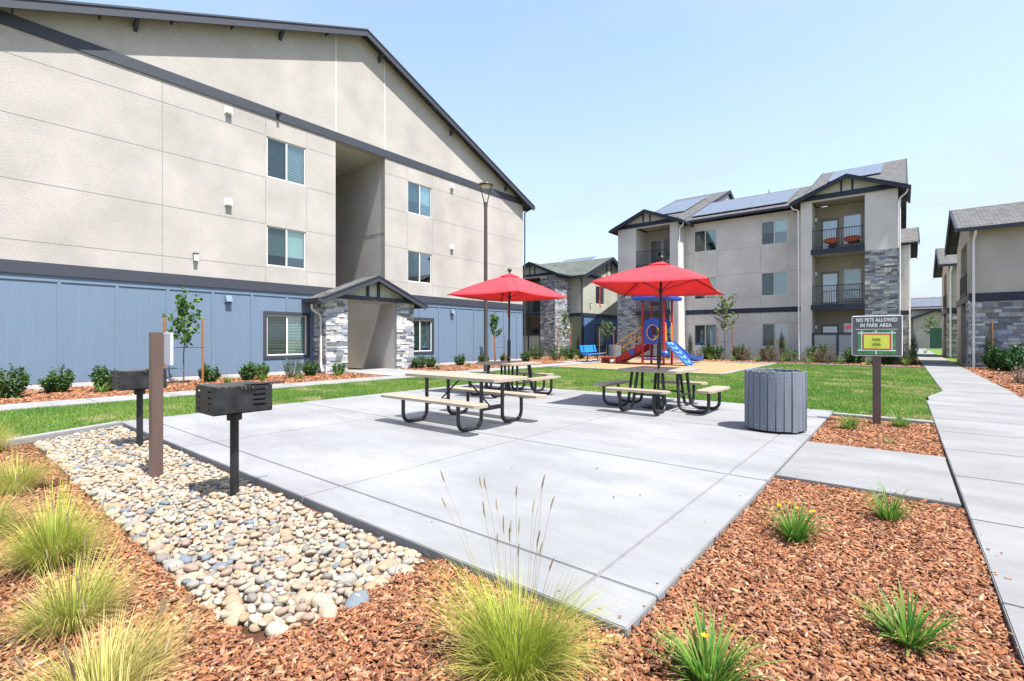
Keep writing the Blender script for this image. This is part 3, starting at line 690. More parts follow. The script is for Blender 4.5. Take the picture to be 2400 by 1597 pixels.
window(GB, fBx, *gw[0], 0, 'dark'); window(GB, fBx, *gw[1], -.01, 'shade', 'trimn', .8)
wall_lamp(GB, fBx, 35.97, 0, 4.2)
fB2 = Fr(0, 32.6, (1, 0), (0, -1))
tower(GB, fB2, -26.46, False, (.1, 3.47), ((3.16, 3.47),), (6.52, 6.72), 7.72, 6.42, random.Random(8), D=2.2, roofmat='shingle_gy', nroof=5.5, full_stone=True, wallmat='stucco4')
gable_roof(GB, gR, 39.3, 4.95, -36, -20.2, 8.62, 'shingle_g', 'trimn')
gable_roof(GB, gR, 46.0, 5.2, -38, -27, 10.0, 'shingle_g', 'trimn')
solar(GB, -29.5, 4, 40.8, 7.85, 3, .6)
downspout(GB, [(-20.75, 34.35, 6.5), (-20.75, 34.7, 6.3), (-20.68, 34.72, 6.1), (-20.68, 34.72, .05)], .04, 'trim')

# ---- two buildings along the right-hand path
def path_building(y0, label, dx=0):
    B = building((2.5, y0, 0), label); rn = random.Random(int(y0))
    f1 = Fr(0, y0, (1, 0), (0, -1)); f2 = Fr(2.5, 0, (0, 1), (-1, 0))
    m = MB(); f1.box(m, 2.5, 16, -.3, 0, 3.1, 6.6); f1.box(m, 2.7, 16, -.3, -.03, -.1, 3.1)
    op = [(y0 + 1.45, y0 + 4.6, .05, 3.27), (y0 + 1.45, y0 + 4.6, 3.54, 6.25)]
    f2.panel(m, y0 + .3, y0 + 7.2, -.1, 6.6, op, .3)
    m.prism([(2.5, y0, 6.6), (2.5, y0 + 7.2, 6.6), (2.5, y0 + 3.6, 8.05)], (.3, 0, 0)); m.box(2.8, 16, y0 + 6.9, y0 + 7.2, -.1, 6.6); m.build('wall', 'stucco2', B)
    m = MB(); m.box(4.3, 4.5, y0 + 1.3, y0 + 4.8, 0, 6.5); m.box(2.8, 4.3, y0 + 1.3, y0 + 1.45, 0, 6.4); m.box(2.8, 4.3, y0 + 4.6, y0 + 4.75, 0, 6.4); m.box(2.8, 4.3, y0 + 1.45, y0 + 4.6, 3.29, 3.52); m.box(2.8, 4.3, y0 + 1.45, y0 + 4.6, 6.26, 6.35); m.build('balcony_back_wall', 'stucco2', B)
    m = MB(); f1.box(m, 2.5, 16, .0, .05, 3.13, 3.53); f2.box(m, y0 - .05, y0 + 7.2, .0, .05, 3.2, 3.54); m.build('trim_band', 'trimn', B)
    m = MB(); stone_face(m, f1, 2.5, 9.5, -.1, 3.13, .0, rn, PAL, 1.35); stone_face(m, f2, y0 - .03, y0 + 1.45, -.1, 3.2, .0, rn, PAL_L)
    m.build('stone_veneer', 'stone', B)
    railing(B, f2, y0 + 1.45, y0 + 4.6, .03, 3.54, 4.68)
    m = MB(); f2.box(m, y0 + 1.5, y0 + 4.55, -.04, .0, .1, 1.5); m.build('patio_screen', 'trimn', B)
    wall_lamp(B, Fr(4.3, 0, (0, 1), (-1, 0)), y0 + 2.2, 0, 5.4)
    gable_roof(B, Fr(0, 0, (0, 1), (-1, 0)), y0 + 3.6, 4.12, -16.5, -2.03, 8.36, 'shingle', 'trimn')
    downspout(B, [(2.66, y0 - .5, 6.5), (2.66, y0 - .5, 6.4), (2.62, y0 - .1, 6.05), (2.62, y0 - .1, .0)], .055)
    return B
RB1 = path_building(32.0, 'two storey grey stucco building right of the path with blue-grey ledger stone ground floor')
path_building(46.6, 'smaller looking second stucco building farther up the path, half hidden behind the nearer one')
m = MB(); m.box(7.6, 8.6, 34.6, 35.1, 8.02, 8.2); m.build('roof_vent', 'alu', RB1)

# ---- clubhouse closing the path
CH = building((1, 90, 0), 'low pale stucco clubhouse at the far end of the path with solar roof')
fH = Fr(0, 90, (1, 0), (0, -1))
m = MB(); fH.box(m, 1.15, 16, -.3, 0, -.1, 4.2); m.prism([(1.15, 90, 4.2), (6.05, 90, 4.2), (3.6, 90, 5.2)], (0, .3, 0)); m.build('wall', 'stucco', CH); m = MB(); m.box(-6, 20, 93, 93.3, 0, 5.5); m.build('main_wall', 'stucco', CH)
gable_roof(CH, fH, 3.6, 2.75, -5, .45, 5.4, 'shingle_y', 'trimn'); gable_roof(CH, gR, 97.2, 4.6, -6, 20, 7.55, 'shingle', 'trimn', front=False)
solar(CH, -.8, 8, 92.6, 5.65, 2, .5); wall_lamp(CH, fH, 4.75, 0, 3.0)
# ------------------------------------------------------------------ picnic tables
def perforated(mb, x0, x1, y0, y1, z, th, pitch=.055, r=.0125):
    """sheet with a grid of round holes, a solid margin and a turned-down lip"""
    nx = int((x1 - x0 - .05) / pitch); ny = int((y1 - y0 - .05) / pitch); a = (x1 - x0 - nx * pitch) / 2; b = (y1 - y0 - ny * pitch) / 2
    X0, X1, Y0_, Y1_ = x0 + a, x1 - a, y0 + b, y1 - b; c = .06
    ring = [(x0 + c, y0), (x1 - c, y0), (x1, y0 + c), (x1, y1 - c), (x1 - c, y1), (x0 + c, y1), (x0, y1 - c), (x0, y0 + c)]
    o = len(mb.v)
    mb.add([(x, y, z) for x, y in ring] + [(X0, Y0_, z), (X1, Y0_, z), (X1, Y1_, z), (X0, Y1_, z)],
           [(0, 1, 9, 8), (1, 2, 9), (2, 3, 10, 9), (3, 4, 10), (4, 5, 11, 10), (5, 6, 11), (6, 7, 8, 11), (7, 0, 8)])
    n = len(ring); mb.add([(x, y, z) for x, y in ring] + [(x, y, z - th) for x, y in ring], [(i + n, (i + 1) % n + n, (i + 1) % n, i) for i in range(n)])
    cc = math.cos(math.pi / 4) * r
    for i in range(nx):
        for j in range(ny):
            p, q = X0 + i * pitch, Y0_ + j * pitch; h = pitch / 2; cx, cy = p + h, q + h
            if (i + j) % 2 and pitch < .05: mb.add([(p, q, z), (p + pitch, q, z), (p + pitch, q + pitch, z), (p, q + pitch, z)], [(0, 1, 2, 3)]); continue
            out = [(p, q), (cx, q), (p + pitch, q), (p + pitch, cy), (p + pitch, q + pitch), (cx, q + pitch), (p, q + pitch), (p, cy)]
            inn = [(cx - cc, cy - cc), (cx, cy - r), (cx + cc, cy - cc), (cx + r, cy), (cx + cc, cy + cc), (cx, cy + r), (cx - cc, cy + cc), (cx - r, cy)]
            mb.add([(x, y, z) for x, y in out + inn], [(k, (k + 1) % 8, (k + 1) % 8 + 8, k + 8) for k in range(8)])
def u_leg(pts, r=.03):
    m = MB(); m.tube(fillet(pts, .16, 6), r, 10); return m
t = thing('picnic_table', (-5.68, 5.74, 0), 'long tan perforated picnic table with two benches on black tube legs, nearest on the patio', 'picnic table', 'picnic tables on the patio')
cx, cy = -5.68, 5.74
m = MB(); perforated(m, cx - 1.075, cx + 1.075, cy - .40, cy + .40, .785, .045); m.build('tabletop', 'tan', t)
for s in (-1, 1):
    y = cy + s * .73; m = MB(); perforated(m, cx - 1.12, cx + 1.12, y - .145, y + .145, .455, .04); m.build('seat', 'tan', t)
for sx in (-1, 1):
    x = cx + sx * .63
    for s in (-1, 1):
        u_leg([(x, cy + s * .25, .76), (x, cy + s * .25, .032), (x, cy + s * .75, .032), (x, cy + s * .75, .43)]).build('leg', 'black', t, smooth=True)
    m = MB(); m.box(x - .03, x + .03, cy - .22, cy + .22, .27, .33); m.build('crossbar', 'black', t)
    m = MB(); m.tube([(x - sx * .03, cy, .30), (cx + sx * .05, cy, .74)], .014, 8); m.build('brace', 'black', t, smooth=True)
    m = MB(); m.box(x - .025, x + .025, cy - .35, cy + .35, .735, .755)
    m.build('support_bar', 'black', t)
m = MB(); m.box(cx - .12, cx + .12, cy - .03, cy + .03, .735, .75); m.build('support_bar', 'black', t)
def square_table(cx, cy, label):
    t = thing('picnic_table', (cx, cy, 0), label, 'picnic table', 'picnic tables on the patio')
    m = MB(); perforated(m, cx - .62, cx + .62, cy - .62, cy + .62, .785, .045); m.build('tabletop', 'tan', t)
    for dx, dy in ((0, -1), (1, 0), (0, 1), (-1, 0)):
        px, py = abs(dy), abs(dx); ox, oy = cx + dx * 1.05, cy + dy * 1.05
        m = MB(); perforated(m, ox - .6 * px - .15 * py, ox + .6 * px + .15 * py, oy - .6 * py - .15 * px, oy + .6 * py + .15 * px, .455, .04); m.build('seat', 'tan', t)
        for s in (-.33, .33):
            P = lambda n, z, k=1.: (cx + dx * n + px * s * k, cy + dy * n + py * s * k, z)
            u_leg([P(.46, .76, .75), P(.52, .032), P(1.06, .032), P(1.06, .43)]).build('leg', 'black', t, smooth=True)
        m = MB(); a = (cx + dx * .5 + px * .3, cy + dy * .5 + py * .3); b = (cx + dx * .5 - px * .3, cy + dy * .5 - py * .3)
        m.tube([(*a, .30), (*b, .30)], .02, 8); m.build('crossbar', 'black', t, smooth=True)
    m = MB(); m.box(cx - .5, cx + .5, cy - .02, cy + .02, .735, .76); m.box(cx - .02, cx + .02, cy - .5, cy - .02, .735, .76); m.box(cx - .02, cx + .02, cy + .02, cy + .5, .735, .76); m.build('support_bar', 'black', t)
square_table(-3.80, 9.38, 'square tan picnic table with four short benches under the large right-hand red umbrella')
square_table(-7.72, 9.42, 'square tan picnic table under the left-hand red umbrella, partly hidden by the long table')

# ------------------------------------------------------------------ umbrellas
def umbrella(bx, by, corners, apex, label, tie, lean=(0, 0)):
    U = thing('patio_umbrella', (bx, by, 0), label, 'umbrella', 'red patio umbrellas')
    A = Vector(apex); base = Vector((bx, by, .02)); ax = (A - base)
    m = MB(); m.tube([base, base + ax * .985], .024, 12); m.build('pole', 'black', U, smooth=True)
    m = MB(); m.tube([base + ax * .30, base + ax * .34, base + ax * .42, base + ax * .44], .045, 10); m.build('tilt_crank', 'black', U, bevel=.006)
    m = MB(); m.lathe((bx, by, 0), [(.30, 0), (.30, .03), (.26, .06), (.06, .09), (.04, .32), (.0, .32)], 28); m.build('base', 'black', U, smooth=True)
    m = MB(); m.lathe((A.x, A.y, A.z - .01), [(.018, 0), (.02, .05), (.05, .06), (.055, .085), (.052, .11), (.03, .135), (.0, .14)], 16); m.build('finial', 'black', U, smooth=True)
    C = [Vector(c) for c in corners]; n = 9
    m = MB(); Acap = A - Vector((0, 0, .035))
    for k in range(4):
        a, b = C[k], C[(k + 1) % 4]; g = {}
        vs_ = []; idx = {}
        for i in range(n + 1):
            r_ = i / n
            for j in range(i + 1):
                w_ = j / i if i else 0
                p = Acap.lerp(a.lerp(b, w_), r_)
                e = 4 * w_ * (1 - w_) * r_           # cloth hangs a little between the ribs
                cen = (C[0] + C[1] + C[2] + C[3]) / 4
                p.z += .035 * 4 * r_ * (1 - r_) * 1.0 - .030 * e
                d = (cen - p); d.z = 0; p += d * (.045 * e)
                idx[i, j] = len(vs_); vs_.append(p)
        fs = []
        for i in range(n):
            for j in range(i + 1):
                fs.append((idx[i, j], idx[i + 1, j], idx[i + 1, j + 1]))
                if j < i: fs.append((idx[i, j], idx[i + 1, j + 1], idx[i, j + 1]))
        m.add(vs_, fs)
    o = m.build('canopy', 'redf', U, smooth=False)
    o.data.polygons.foreach_set('use_smooth', [True] * len(o.data.polygons)); o.data.set_sharp_from_angle(angle=R(14))
    sol = o.modifiers.new('thickness', 'SOLIDIFY'); sol.thickness = .004
    m = MB()                                            # vent cap
    top_ = [A.lerp(c, .17) + Vector((0, 0, .012)) for c in C]
    for k in range(4): m.add([A + Vector((0, 0, .01)), top_[k], top_[(k + 1) % 4]], [(0, 1, 2)])
    v = m.build('vent_cap', 'redf', U); s2 = v.modifiers.new('thickness', 'SOLIDIFY'); s2.thickness = .004
    hub = base + ax * .80
    for c in C:
        m = MB(); m.tube([Acap - Vector((0, 0, .02)), Acap.lerp(c, .5) + Vector((0, 0, .018)), c + Vector((0, 0, -.012))], .010, 6); m.build('rib', 'black', U)
        m = MB(); m.tube([hub, Acap.lerp(c, .52) + Vector((0, 0, .005))], .008, 6); m.build('strut', 'black', U)
    m = MB(); m.tube([hub - ax.normalized() * .04, hub + ax.normalized() * .04], .042, 12); m.build('hub', 'black', U)
    m = MB(); p = Vector(tie); q = [p + Vector((0, 0, .05)), p, p + Vector((.01, .01, -.2)), p + Vector((-.015, .0, -.38)), p + Vector((.02, -.01, -.5))]
    for a, b in zip(q[:-1], q[1:]):
        m.hexa([a + Vector((-.012, 0, 0)), a + Vector((.012, 0, 0)), a + Vector((.012, .006, 0)), a + Vector((-.012, .006, 0)), b + Vector((-.016, 0, 0)), b + Vector((.016, 0, 0)), b + Vector((.016, .006, 0)), b + Vector((-.016, .006, 0))])
    m.build('closing_strap', 'redf', U)
umbrella(-3.82, 9.36, [(-4.79, 8.36, 2.50), (-5.08, 10.42, 2.38), (-2.93, 10.72, 2.31), (-2.62, 8.66, 2.43)], (-3.77, 9.42, 2.92), 'larger right-hand red umbrella with its strap hanging from the left corner', (-4.62, 8.44, 2.50))
umbrella(-7.72, 9.40, [(-6.65, 8.40, 2.44), (-8.76, 8.28, 2.46), (-8.83, 10.42, 2.42), (-6.68, 10.55, 2.42)], (-7.70, 9.42, 3.02), 'red patio umbrella on the left in front of the tan and blue gabled building', (-7.75, 9.42, 2.40))

# ------------------------------------------------------------------ litter bins
def bin_(cx, cy, r, h, n, label):
    B = thing('litter_bin', (cx, cy, 0), label, 'litter bin', 'grey slatted litter bins')
    m = MB(); m.lathe((cx, cy, .04), [(r - .05, 0), (r - .05, h - .12), (r - .06, h - .12), (r - .06, .01)], 32); m.build('liner', 'liner', B, smooth=True)
    m = MB(); m.lathe((cx, cy, .03), [(r - .035, 0), (r - .018, 0), (r - .018, .05), (r - .035, .05)], 40); m.lathe((cx, cy, h - .10), [(r - .035, 0), (r - .018, 0), (r - .018, .05), (r - .035, .05)], 40); m.build('hoop', 'black', B)
    for k in range(n):
        a = 2 * math.pi * (k + .35) / n; wv = math.pi * r / n * .93; c_, s_ = math.cos(a), math.sin(a); ex = .012 if k % 7 == 0 else 0
        P = [(cx + c_ * rr - s_ * w_, cy + s_ * rr + c_ * w_) for rr, w_ in ((r - .018, -wv), (r + .006 + ex, -wv), (r + .006 + ex, wv), (r - .018, wv))]
        m = MB(); m.hexa([(*p, .035 - ex) for p in P] + [(*p, h - (.008 if k % 3 else 0)) for p in P]); sl_ = m.build('slat', 'slat', B, bevel=.004, segs=1)
        m = MB()
        for z in (.10, h - .07): m.tube([(cx + c_ * (r + ex), cy + s_ * (r + ex), z), (cx + c_ * (r + .011 + ex), cy + s_ * (r + .011 + ex), z)], .008, 6)
        m.build('screw', 'steel', sl_)
bin_(-1.53, 8.27, .405, .91, 24, 'large grey slatted litter bin at the right edge of the patio')
bin_(-14.75, 29.0, .40, .93, 20, 'distant grey slatted litter bin behind the red play ramp')

# ------------------------------------------------------------------ grills
def grill(x, y, label, z0=-.09):
    """x,y: centre of the fire box; long side faces +X"""
    G = thing('park_grill', (x, y, z0), label, 'grill', 'black park grills in the cobble bed')
    m = MB(); m.tube([(x, y, z0), (x, y, .70)], .036, 16); m.build('post', 'grill', G, smooth=True)
    m = MB(); m.tube([(x, y, .655), (x, y, .735)], .062, 16); m.box(x - .075, x + .075, y - .075, y + .075, .722, .734); m.build('collar', 'grill', G, smooth=True)
    x0, x1, y0, y1, a, b, t = x - .205, x + .205, y - .245, y + .245, .735, .97, .008
    fs = Fr(0, y0, (1, 0), (0, -1)); fx = Fr(x1, 0, (0, 1), (1, 0)); m = MB()
    slots = [(u, u + .075, a + .035 + k * .052, a + .05 + k * .052) for u in (x0 + .035, x1 - .12) for k in range(4)]
    fs.panel(m, x0, x1, a, b, slots, t)
    Fr(0, y1, (1, 0), (0, 1)).panel(m, x0, x1, a, b, slots, t)
    fx.panel(m, y0 + t, y1 - t, a, b, [(y1 - .17, y1 - .045, a + .055 + k * .045, a + .073 + k * .045) for k in range(4)], t)
    m.box(x0, x1, y0 + t, y1 - t, a, a + t); m.box(x0, x0 + t, y0 + t, y1 - t, a + t, b - .05); m.build('fire_box', 'grill', G)
    m = MB()
    for k in range(17): u = x0 + .02 + k * (x1 - x0 - .04) / 16; m.tube([(u, y0 + .015, b + .006), (u, y1 - .02, b + .006)], .005, 6)
    for v_ in (y0 + .03, y1 - .04): m.tube([(x0 + .01, v_, b - .004), (x1 - .01, v_, b - .004)], .007, 6)
    m.build('grate', 'grill', G)
    m = MB()
    for u in (x1 - .06, x1 - .015): m.tube(fillet([(u, y1 - .22, b + .014), (u, y1 + .10, b + .016), (x1 - .037, y1 + .13, b + .016)], .03), .007, 8)
    m.build('grate_handle', 'grill', G, smooth=True)
    m = MB(); pts = [(x1 + .006 + .016 * math.cos(q * .9), y1 - .27 + q * .0042, b - .018 + .016 * math.sin(q * .9)) for q in range(28)]
    m.tube(pts, .005, 6); m.build('handle_coil', 'grill', G, smooth=True)
grill(-4.73, 1.83, 'black park grill on a post in the cobble bed, nearest to the viewer')
grill(-7.84, 1.87, 'black park grill behind the brown signpost, partly hidden')

# ------------------------------------------------------------------ signs
def text(parent, s, size, loc, rot, mat, ext=.0015, name='lettering', align='CENTER', bold=.0, width=None):
    cu = bpy.data.curves.new(name, 'FONT'); cu.body = s; cu.size = size; cu.align_x = align; cu.align_y = 'CENTER'; cu.extrude = ext; cu.offset = bold; cu.resolution_u = 3; cu.space_character = 1.08
    o = bpy.data.objects.new(name, cu); COL.objects.link(o); dg = bpy.context.evaluated_depsgraph_get(); dg.update()
    me = bpy.data.meshes.new_from_object(o.evaluated_get(dg)); bpy.data.objects.remove(o); bpy.data.curves.remove(cu)
    
    if width:
        xs = [v.co.x for v in me.vertices]; k = width / (max(xs) - min(xs)); c0 = (max(xs) + min(xs)) / 2
        for v in me.vertices: v.co.x = (v.co.x - c0) * k
    me.materials.clear(); me.materials.append(MAT[mat]); o = bpy.data.objects.new(name, me); COL.objects.link(o); o.parent = parent
    o.location = Vector(loc) - top(parent).location; o.rotation_euler = rot; return o
S = thing('park_sign', (-.34, 9.94, -.06), 'grey sign on a brown post reading NO PETS ALLOWED IN PARK AREA', 'sign')
m = MB(); m.box(-.395, -.285, 9.95, 10.06, -.08, 1.70); m.build('post', 'brown', S, bevel=.006)
X0, X1, Z0, Z1, YF = -.675, -.005, 1.10, 1.765, 9.905
m = MB(); m.box(X0, X1, YF, YF + .042, Z0, Z1); BRD = m.build('sign_board', 'signw', S, bevel=.012)
m = MB(); m.box(X0 + .012, X1 - .012, YF - .003, YF, Z0 + .012, Z1 - .012); m.build('sign_face', 'signg', S)
RX = (R(90), 0, 0); XC = (X0 + X1) / 2
text(S, 'NO PETS ALLOWED', .083, (XC, YF - .005, 1.688), RX, 'signw', bold=.0022, width=.535); text(S, 'IN PARK AREA', .083, (XC - .01, YF - .005, 1.602), RX, 'signw', bold=.0022, width=.41)
m = MB(); m.box(X0 + .06, X1 - .06, YF - .005, YF - .003, 1.535, 1.542); m.build('rule', 'signw', S)
a, b, c, d = X0 + .085, X1 - .085, Z0 + .03, 1.52
m = MB(); m.box(a, b, YF - .005, YF - .003, c, d); m.build('site_map', 'signgr', S)
m = MB(); y_ = YF - .007; y2 = YF - .005
m.box(a, b, y_, y2, c + .055, c + .07); m.box(a, b, y_, y2, d - .05, d - .035); m.box(a + .045, a + .058, y_, y2, c + .07, d - .05); m.box(b - .058, b - .045, y_, y2, c + .07, d - .05)
for x in (XC - .012,): m.box(x, x + .014, y_, y2, c, c + .055); m.box(x, x + .014, y_, y2, d - .035, d)
m.box(a + .045, a + .055, y_, y2, d - .035, d); m.box(b - .055, b - .045, y_, y2, d - .035, d)
m.build('map_paths', 'signw', S)
m = MB(); m.box(a + .066, b - .066, y_, y2, c + .078, d - .058); m.build('map_border', 'signr', S)
m = MB(); m.box(a + .082, b - .082, y_ - .002, y_, c + .094, d - .074); m.build('map_park', 'signy', S)
text(S, 'PARK', .06, (XC, y_ - .0035, 1.368), RX, 'signk', bold=.001, width=.115); text(S, 'AREA', .06, (XC, y_ - .0035, 1.288), RX, 'signk', bold=.001, width=.115)
m = MB()
for x in (a + .06, b - .08): m.box(x, x + .022, y_, y2, c + .008, c + .022)
for x, w_ in ((a + .09, .1), (b - .22, .12)): m.box(x, x + w_, y_, y2, d - .02, d - .01)
m.build('map_buildings', 'signk', S)
S2 = thing('park_sign', (-5.93, 1.55, -.09), 'brown square signpost in the cobble bed seen from behind with a pale grey plate', 'sign')
m = MB(); m.box(-5.978, -5.878, 1.50, 1.60, -.10, 1.455); m.build('post', 'brown', S2, bevel=.004)
m = MB(); m.box(-6.18, -5.66, 1.602, 1.624, 1.12, 1.452); m.build('sign_board', 'signb', S2, bevel=.008)

# ------------------------------------------------------------------ lamp post
L = thing('street_lamp', (-13.1, 14.5, 0), 'tall slim dark lamp post with a round upturned head before the gabled building', 'lamp post')
m = MB(); m.lathe((-13.1, 14.5, -.03), [(.14, 0), (.14, .05), (.085, .09), (.07, 6.4), (.06, 6.9), (.0, 6.9)], 16); m.build('pole', 'bronze', L, smooth=True)
m = MB()
for s in (-1, 1):
    m.tube(fillet([(-13.1 + s * .03, 14.5 + s * .025, 6.45), (-13.1 + s * .05, 14.5 + s * .04, 6.9), (-13.1 + s * .20, 14.5 + s * .12, 7.55)], .4), .022, 8)
m.build('bracket', 'bronze', L, smooth=True)
m = MB(); m.lathe((-13.1, 14.5, 7.50), [(.22, .02), (.29, .04), (.31, .06), (.30, .09), (.10, .13), (0, .13)], 28); m.build('lamp_head', 'bronze', L, smooth=True)
m = MB(); m.lathe((-13.1, 14.5, 7.47), [(.0, 0), (.14, .01), (.22, .03), (.22, .05), (0, .05)], 24); m.build('lens', 'lampglass', L, smooth=True)

# ------------------------------------------------------------------ play structure
P = thing('play_structure', (-10.15, 24.8, 0), 'red, blue and yellow play structure with slide, climbing wall and ramp on wood chips', 'playground')
px0, px1, py0, py1, dk = -10.72, -9.58, 24.23, 25.37, 1.15
for x in (px0, px1):
    for y in (py0, py1):
        m = MB(); m.tube([(x, y, -.05), (x, y, 3.42)], .062, 14); m.build('post', 'pred', P, smooth=True)
m = MB(); m.box(px0 - .02, px1 + .02, py0 - .02, py1 + .02, dk - .09, dk); m.build('deck', 'pred', P, bevel=.01)
m = MB(); q = .42
m.hexa([(px0 - q, py0 - q, 3.36), (px1 + q, py0 - q, 3.36), (px1 + q, py1 + q, 3.36), (px0 - q, py1 + q, 3.36), (px0 - q, py0 - q, 3.56), (px1 + q, py0 - q, 3.56), (px1 + q, py1 + q, 3.56), (px0 - q, py1 + q, 3.56)])
m.hexa([(px0 - q + .08, py0 - q + .08, 3.57), (px1 + q - .08, py0 - q + .08, 3.57), (px1 + q - .08, py1 + q - .08, 3.57), (px0 - q + .08, py1 + q - .08, 3.57), (px0 + .3, py0 + .3, 3.74), (px1 - .3, py0 + .3, 3.74), (px1 - .3, py1 - .3, 3.74), (px0 + .3, py1 - .3, 3.74)])
m.build('roof', 'pblue', P, bevel=.05, segs=3)
def hole_panel(mb, fr, u0, u1, z0, z1, n0, n1, hole=None, hump=.2, seg=28):
    """thick board with an arched top and a round hole"""
    uc = (u0 + u1) / 2; out = [(u0, z0), (u1, z0), (u1, z1)] + [(u1 + (u0 - u1) * k / 12, z1 + hump * math.sin(math.pi * k / 12)) for k in range(1, 12)] + [(u0, z1)]
    if not hole:
        mb.prism([fr.p(u, n0, z) for u, z in out], (fr.n[0] * (n1 - n0), fr.n[1] * (n1 - n0), 0)); return
    hu, hz, rx, rz = hole; inn = []; o2 = []
    for k in range(seg):
        a = 2 * math.pi * k / seg; d = (math.cos(a), math.sin(a)); inn.append((hu + rx * d[0], hz + rz * d[1]))
        best = 9                                        # ray to the outline
        for i in range(len(out)):
            p, q_ = out[i], out[(i + 1) % len(out)]; ex, ez = q_[0] - p[0], q_[1] - p[1]; det = d[0] * -ez + d[1] * ex
            if abs(det) < 1e-9: continue
            wx, wz = p[0] - hu, p[1] - hz; t_ = (wx * -ez + wz * ex) / det; s_ = (d[0] * wz - d[1] * wx) / det
            if t_ > 0 and -1e-6 <= s_ <= 1 + 1e-6: best = min(best, t_)
        o2.append((hu + best * d[0], hz + best * d[1]))
    V = [fr.p(u, n1, z) for u, z in o2] + [fr.p(u, n1, z) for u, z in inn] + [fr.p(u, n0, z) for u, z in o2] + [fr.p(u, n0, z) for u, z in inn]; s = seg; F = []
    for k in range(s):
        j = (k + 1) % s; F += [(k, j, j + s, k + s), (k + 2 * s, k + 3 * s, j + 3 * s, j + 2 * s), (k, k + 2 * s, j + 2 * s, j), (k + s, j + s, j + 3 * s, k + 3 * s)]
    mb.add(V, F)
f0 = Fr(0, py0, (1, 0), (0, -1)); f1 = Fr(px1, 0, (0, 1), (1, 0)); f3 = Fr(0, py1, (1, 0), (0, 1))
m = MB(); hole_panel(m, f0, px0 + .08, px1 - .08, dk - .06, 2.25, -.03, .03, ((px0 + px1) / 2, 1.68, .30, .37)); pn = m.build('window_panel', 'pblue', P, bevel=.008, segs=1)
m = MB(); pts = [f0.p((px0 + px1) / 2 + .32 * math.cos(a * .2618), .035, 1.68 + .39 * math.sin(a * .2618)) for a in range(25)]; m.tube(pts, .022, 6, cap=False); m.build('porthole_ring', 'pyel', pn, smooth=True)
m = MB(); hole_panel(m, f3, px0 + .08, px1 - .08, 1.95, 2.28, -.03, .03, ((px0 + px1) / 2 - .3, 2.2, .09, .07)); m.build('slide_hood', 'pblue', P, bevel=.008, segs=1)
m = MB(); hole_panel(m, Fr(px0, 0, (0, 1), (-1, 0)), py0 + .75, py1 - .07, dk, 2.2, -.03, .03, None, .1); m.build('side_panel', 'pblue', P)
for s in (0, 1):
    y = py0 + .16 if s == 0 else py1 - .16; d = 1 if s == 0 else -1
    m = MB(); m.tube(fillet([(px1 + .02, y - d * .1, 2.15), (px1 + .05, y + d * .05, 2.15), (px1 + .05, y + d * .05, 1.28), (px1 + .05, y - d * .0, 1.22), (px1 + .05, y - d * .06, 1.28), (px1 + .05, y - d * .06, 2.06)], .06), .022, 8); m.build('grab_handle', 'pyel', P, smooth=True)
# climbing wall: sloping board with moulded hooked ledges
m = MB(); w0, w1 = py0 + .12, py1 - .12; A0, B0 = Vector((px1 + .06, 0, dk + .02)), Vector((px1 + 1.22, 0, -.04))
dv = (B0 - A0); nv = Vector((-dv.z, 0, dv.x)).normalized(); nv = nv if nv.z > 0 else -nv
def sl_pt(t_, y, h): p = A0 + dv * t_ + nv * h; return (p.x, y, p.z)
m.hexa([sl_pt(1, w0, -.05), sl_pt(1, w1, -.05), sl_pt(0, w1, -.05), sl_pt(0, w0, -.05), sl_pt(1, w0, .02), sl_pt(1, w1, .02), sl_pt(0, w1, .02), sl_pt(0, w0, .02)])
for y in (w0, w1): m.hexa([sl_pt(1, y - .03, -.06), sl_pt(1, y + .03, -.06), sl_pt(0, y + .03, -.06), sl_pt(0, y - .03, -.06), sl_pt(1, y - .03, .055), sl_pt(1, y + .03, .055), sl_pt(0, y + .03, .055), sl_pt(0, y - .03, .055)])
CW = m.build('climbing_wall', 'plblue', P, bevel=.012)
for k in range(5):
    t_ = .10 + k * .19; m = MB(); pts = [sl_pt(t_ + .02 + .09 * math.sin(a * .35) , w0 + .16 + (w1 - w0 - .32) * a / 9, .045) for a in range(10)]
    m.tube(pts, .035, 8); m.tube([pts[-1], sl_pt(t_ + .06, w1 - .10, .06)], .03, 8); m.build('foothold', 'pblue', CW, smooth=True)
# slide: curved trough leaving the far side
m = MB(); prof = [(-.30, .22), (-.26, .06), (-.16, .0), (.16, .0), (.26, .06), (.30, .22), (.34, .22), (.30, .03), (.18, -.05), (-.18, -.05), (-.30, .03), (-.34, .22)]
xc = (px0 + px1) / 2 + .12; path = [(py1 - .02, dk), (py1 + .25, dk - .05), (py1 + .8, .80), (py1 + 1.5, .42), (py1 + 2.1, .20), (py1 + 2.6, .12), (py1 + 3.05, .13)]
pv = [Vector((0, y, z)) for y, z in path]; sm = []
for i in range(len(pv) - 1):
    for k in range(4):
        t_ = k / 4; p0 = pv[max(i - 1, 0)]; p1, p2 = pv[i], pv[i + 1]; p3 = pv[min(i + 2, len(pv) - 1)]
        sm.append(.5 * ((2 * p1) + (p2 - p0) * t_ + (2 * p0 - 5 * p1 + 4 * p2 - p3) * t_ ** 2 + (3 * p1 - p0 - 3 * p2 + p3) * t_ ** 3))
sm.append(pv[-1]); vs_ = [(xc + a * 1.05 + .27 * (p.y - py1), p.y - a * .27, p.z + b) for p in sm for a, b in prof]; k_ = len(prof)
m.add(vs_, [(i * k_ + j, i * k_ + (j + 1) % k_, (i + 1) * k_ + (j + 1) % k_, (i + 1) * k_ + j) for i in range(len(sm) - 1) for j in range(k_)] + [tuple(range(k_ - 1, -1, -1)), tuple((len(sm) - 1) * k_ + j for j in range(k_))])
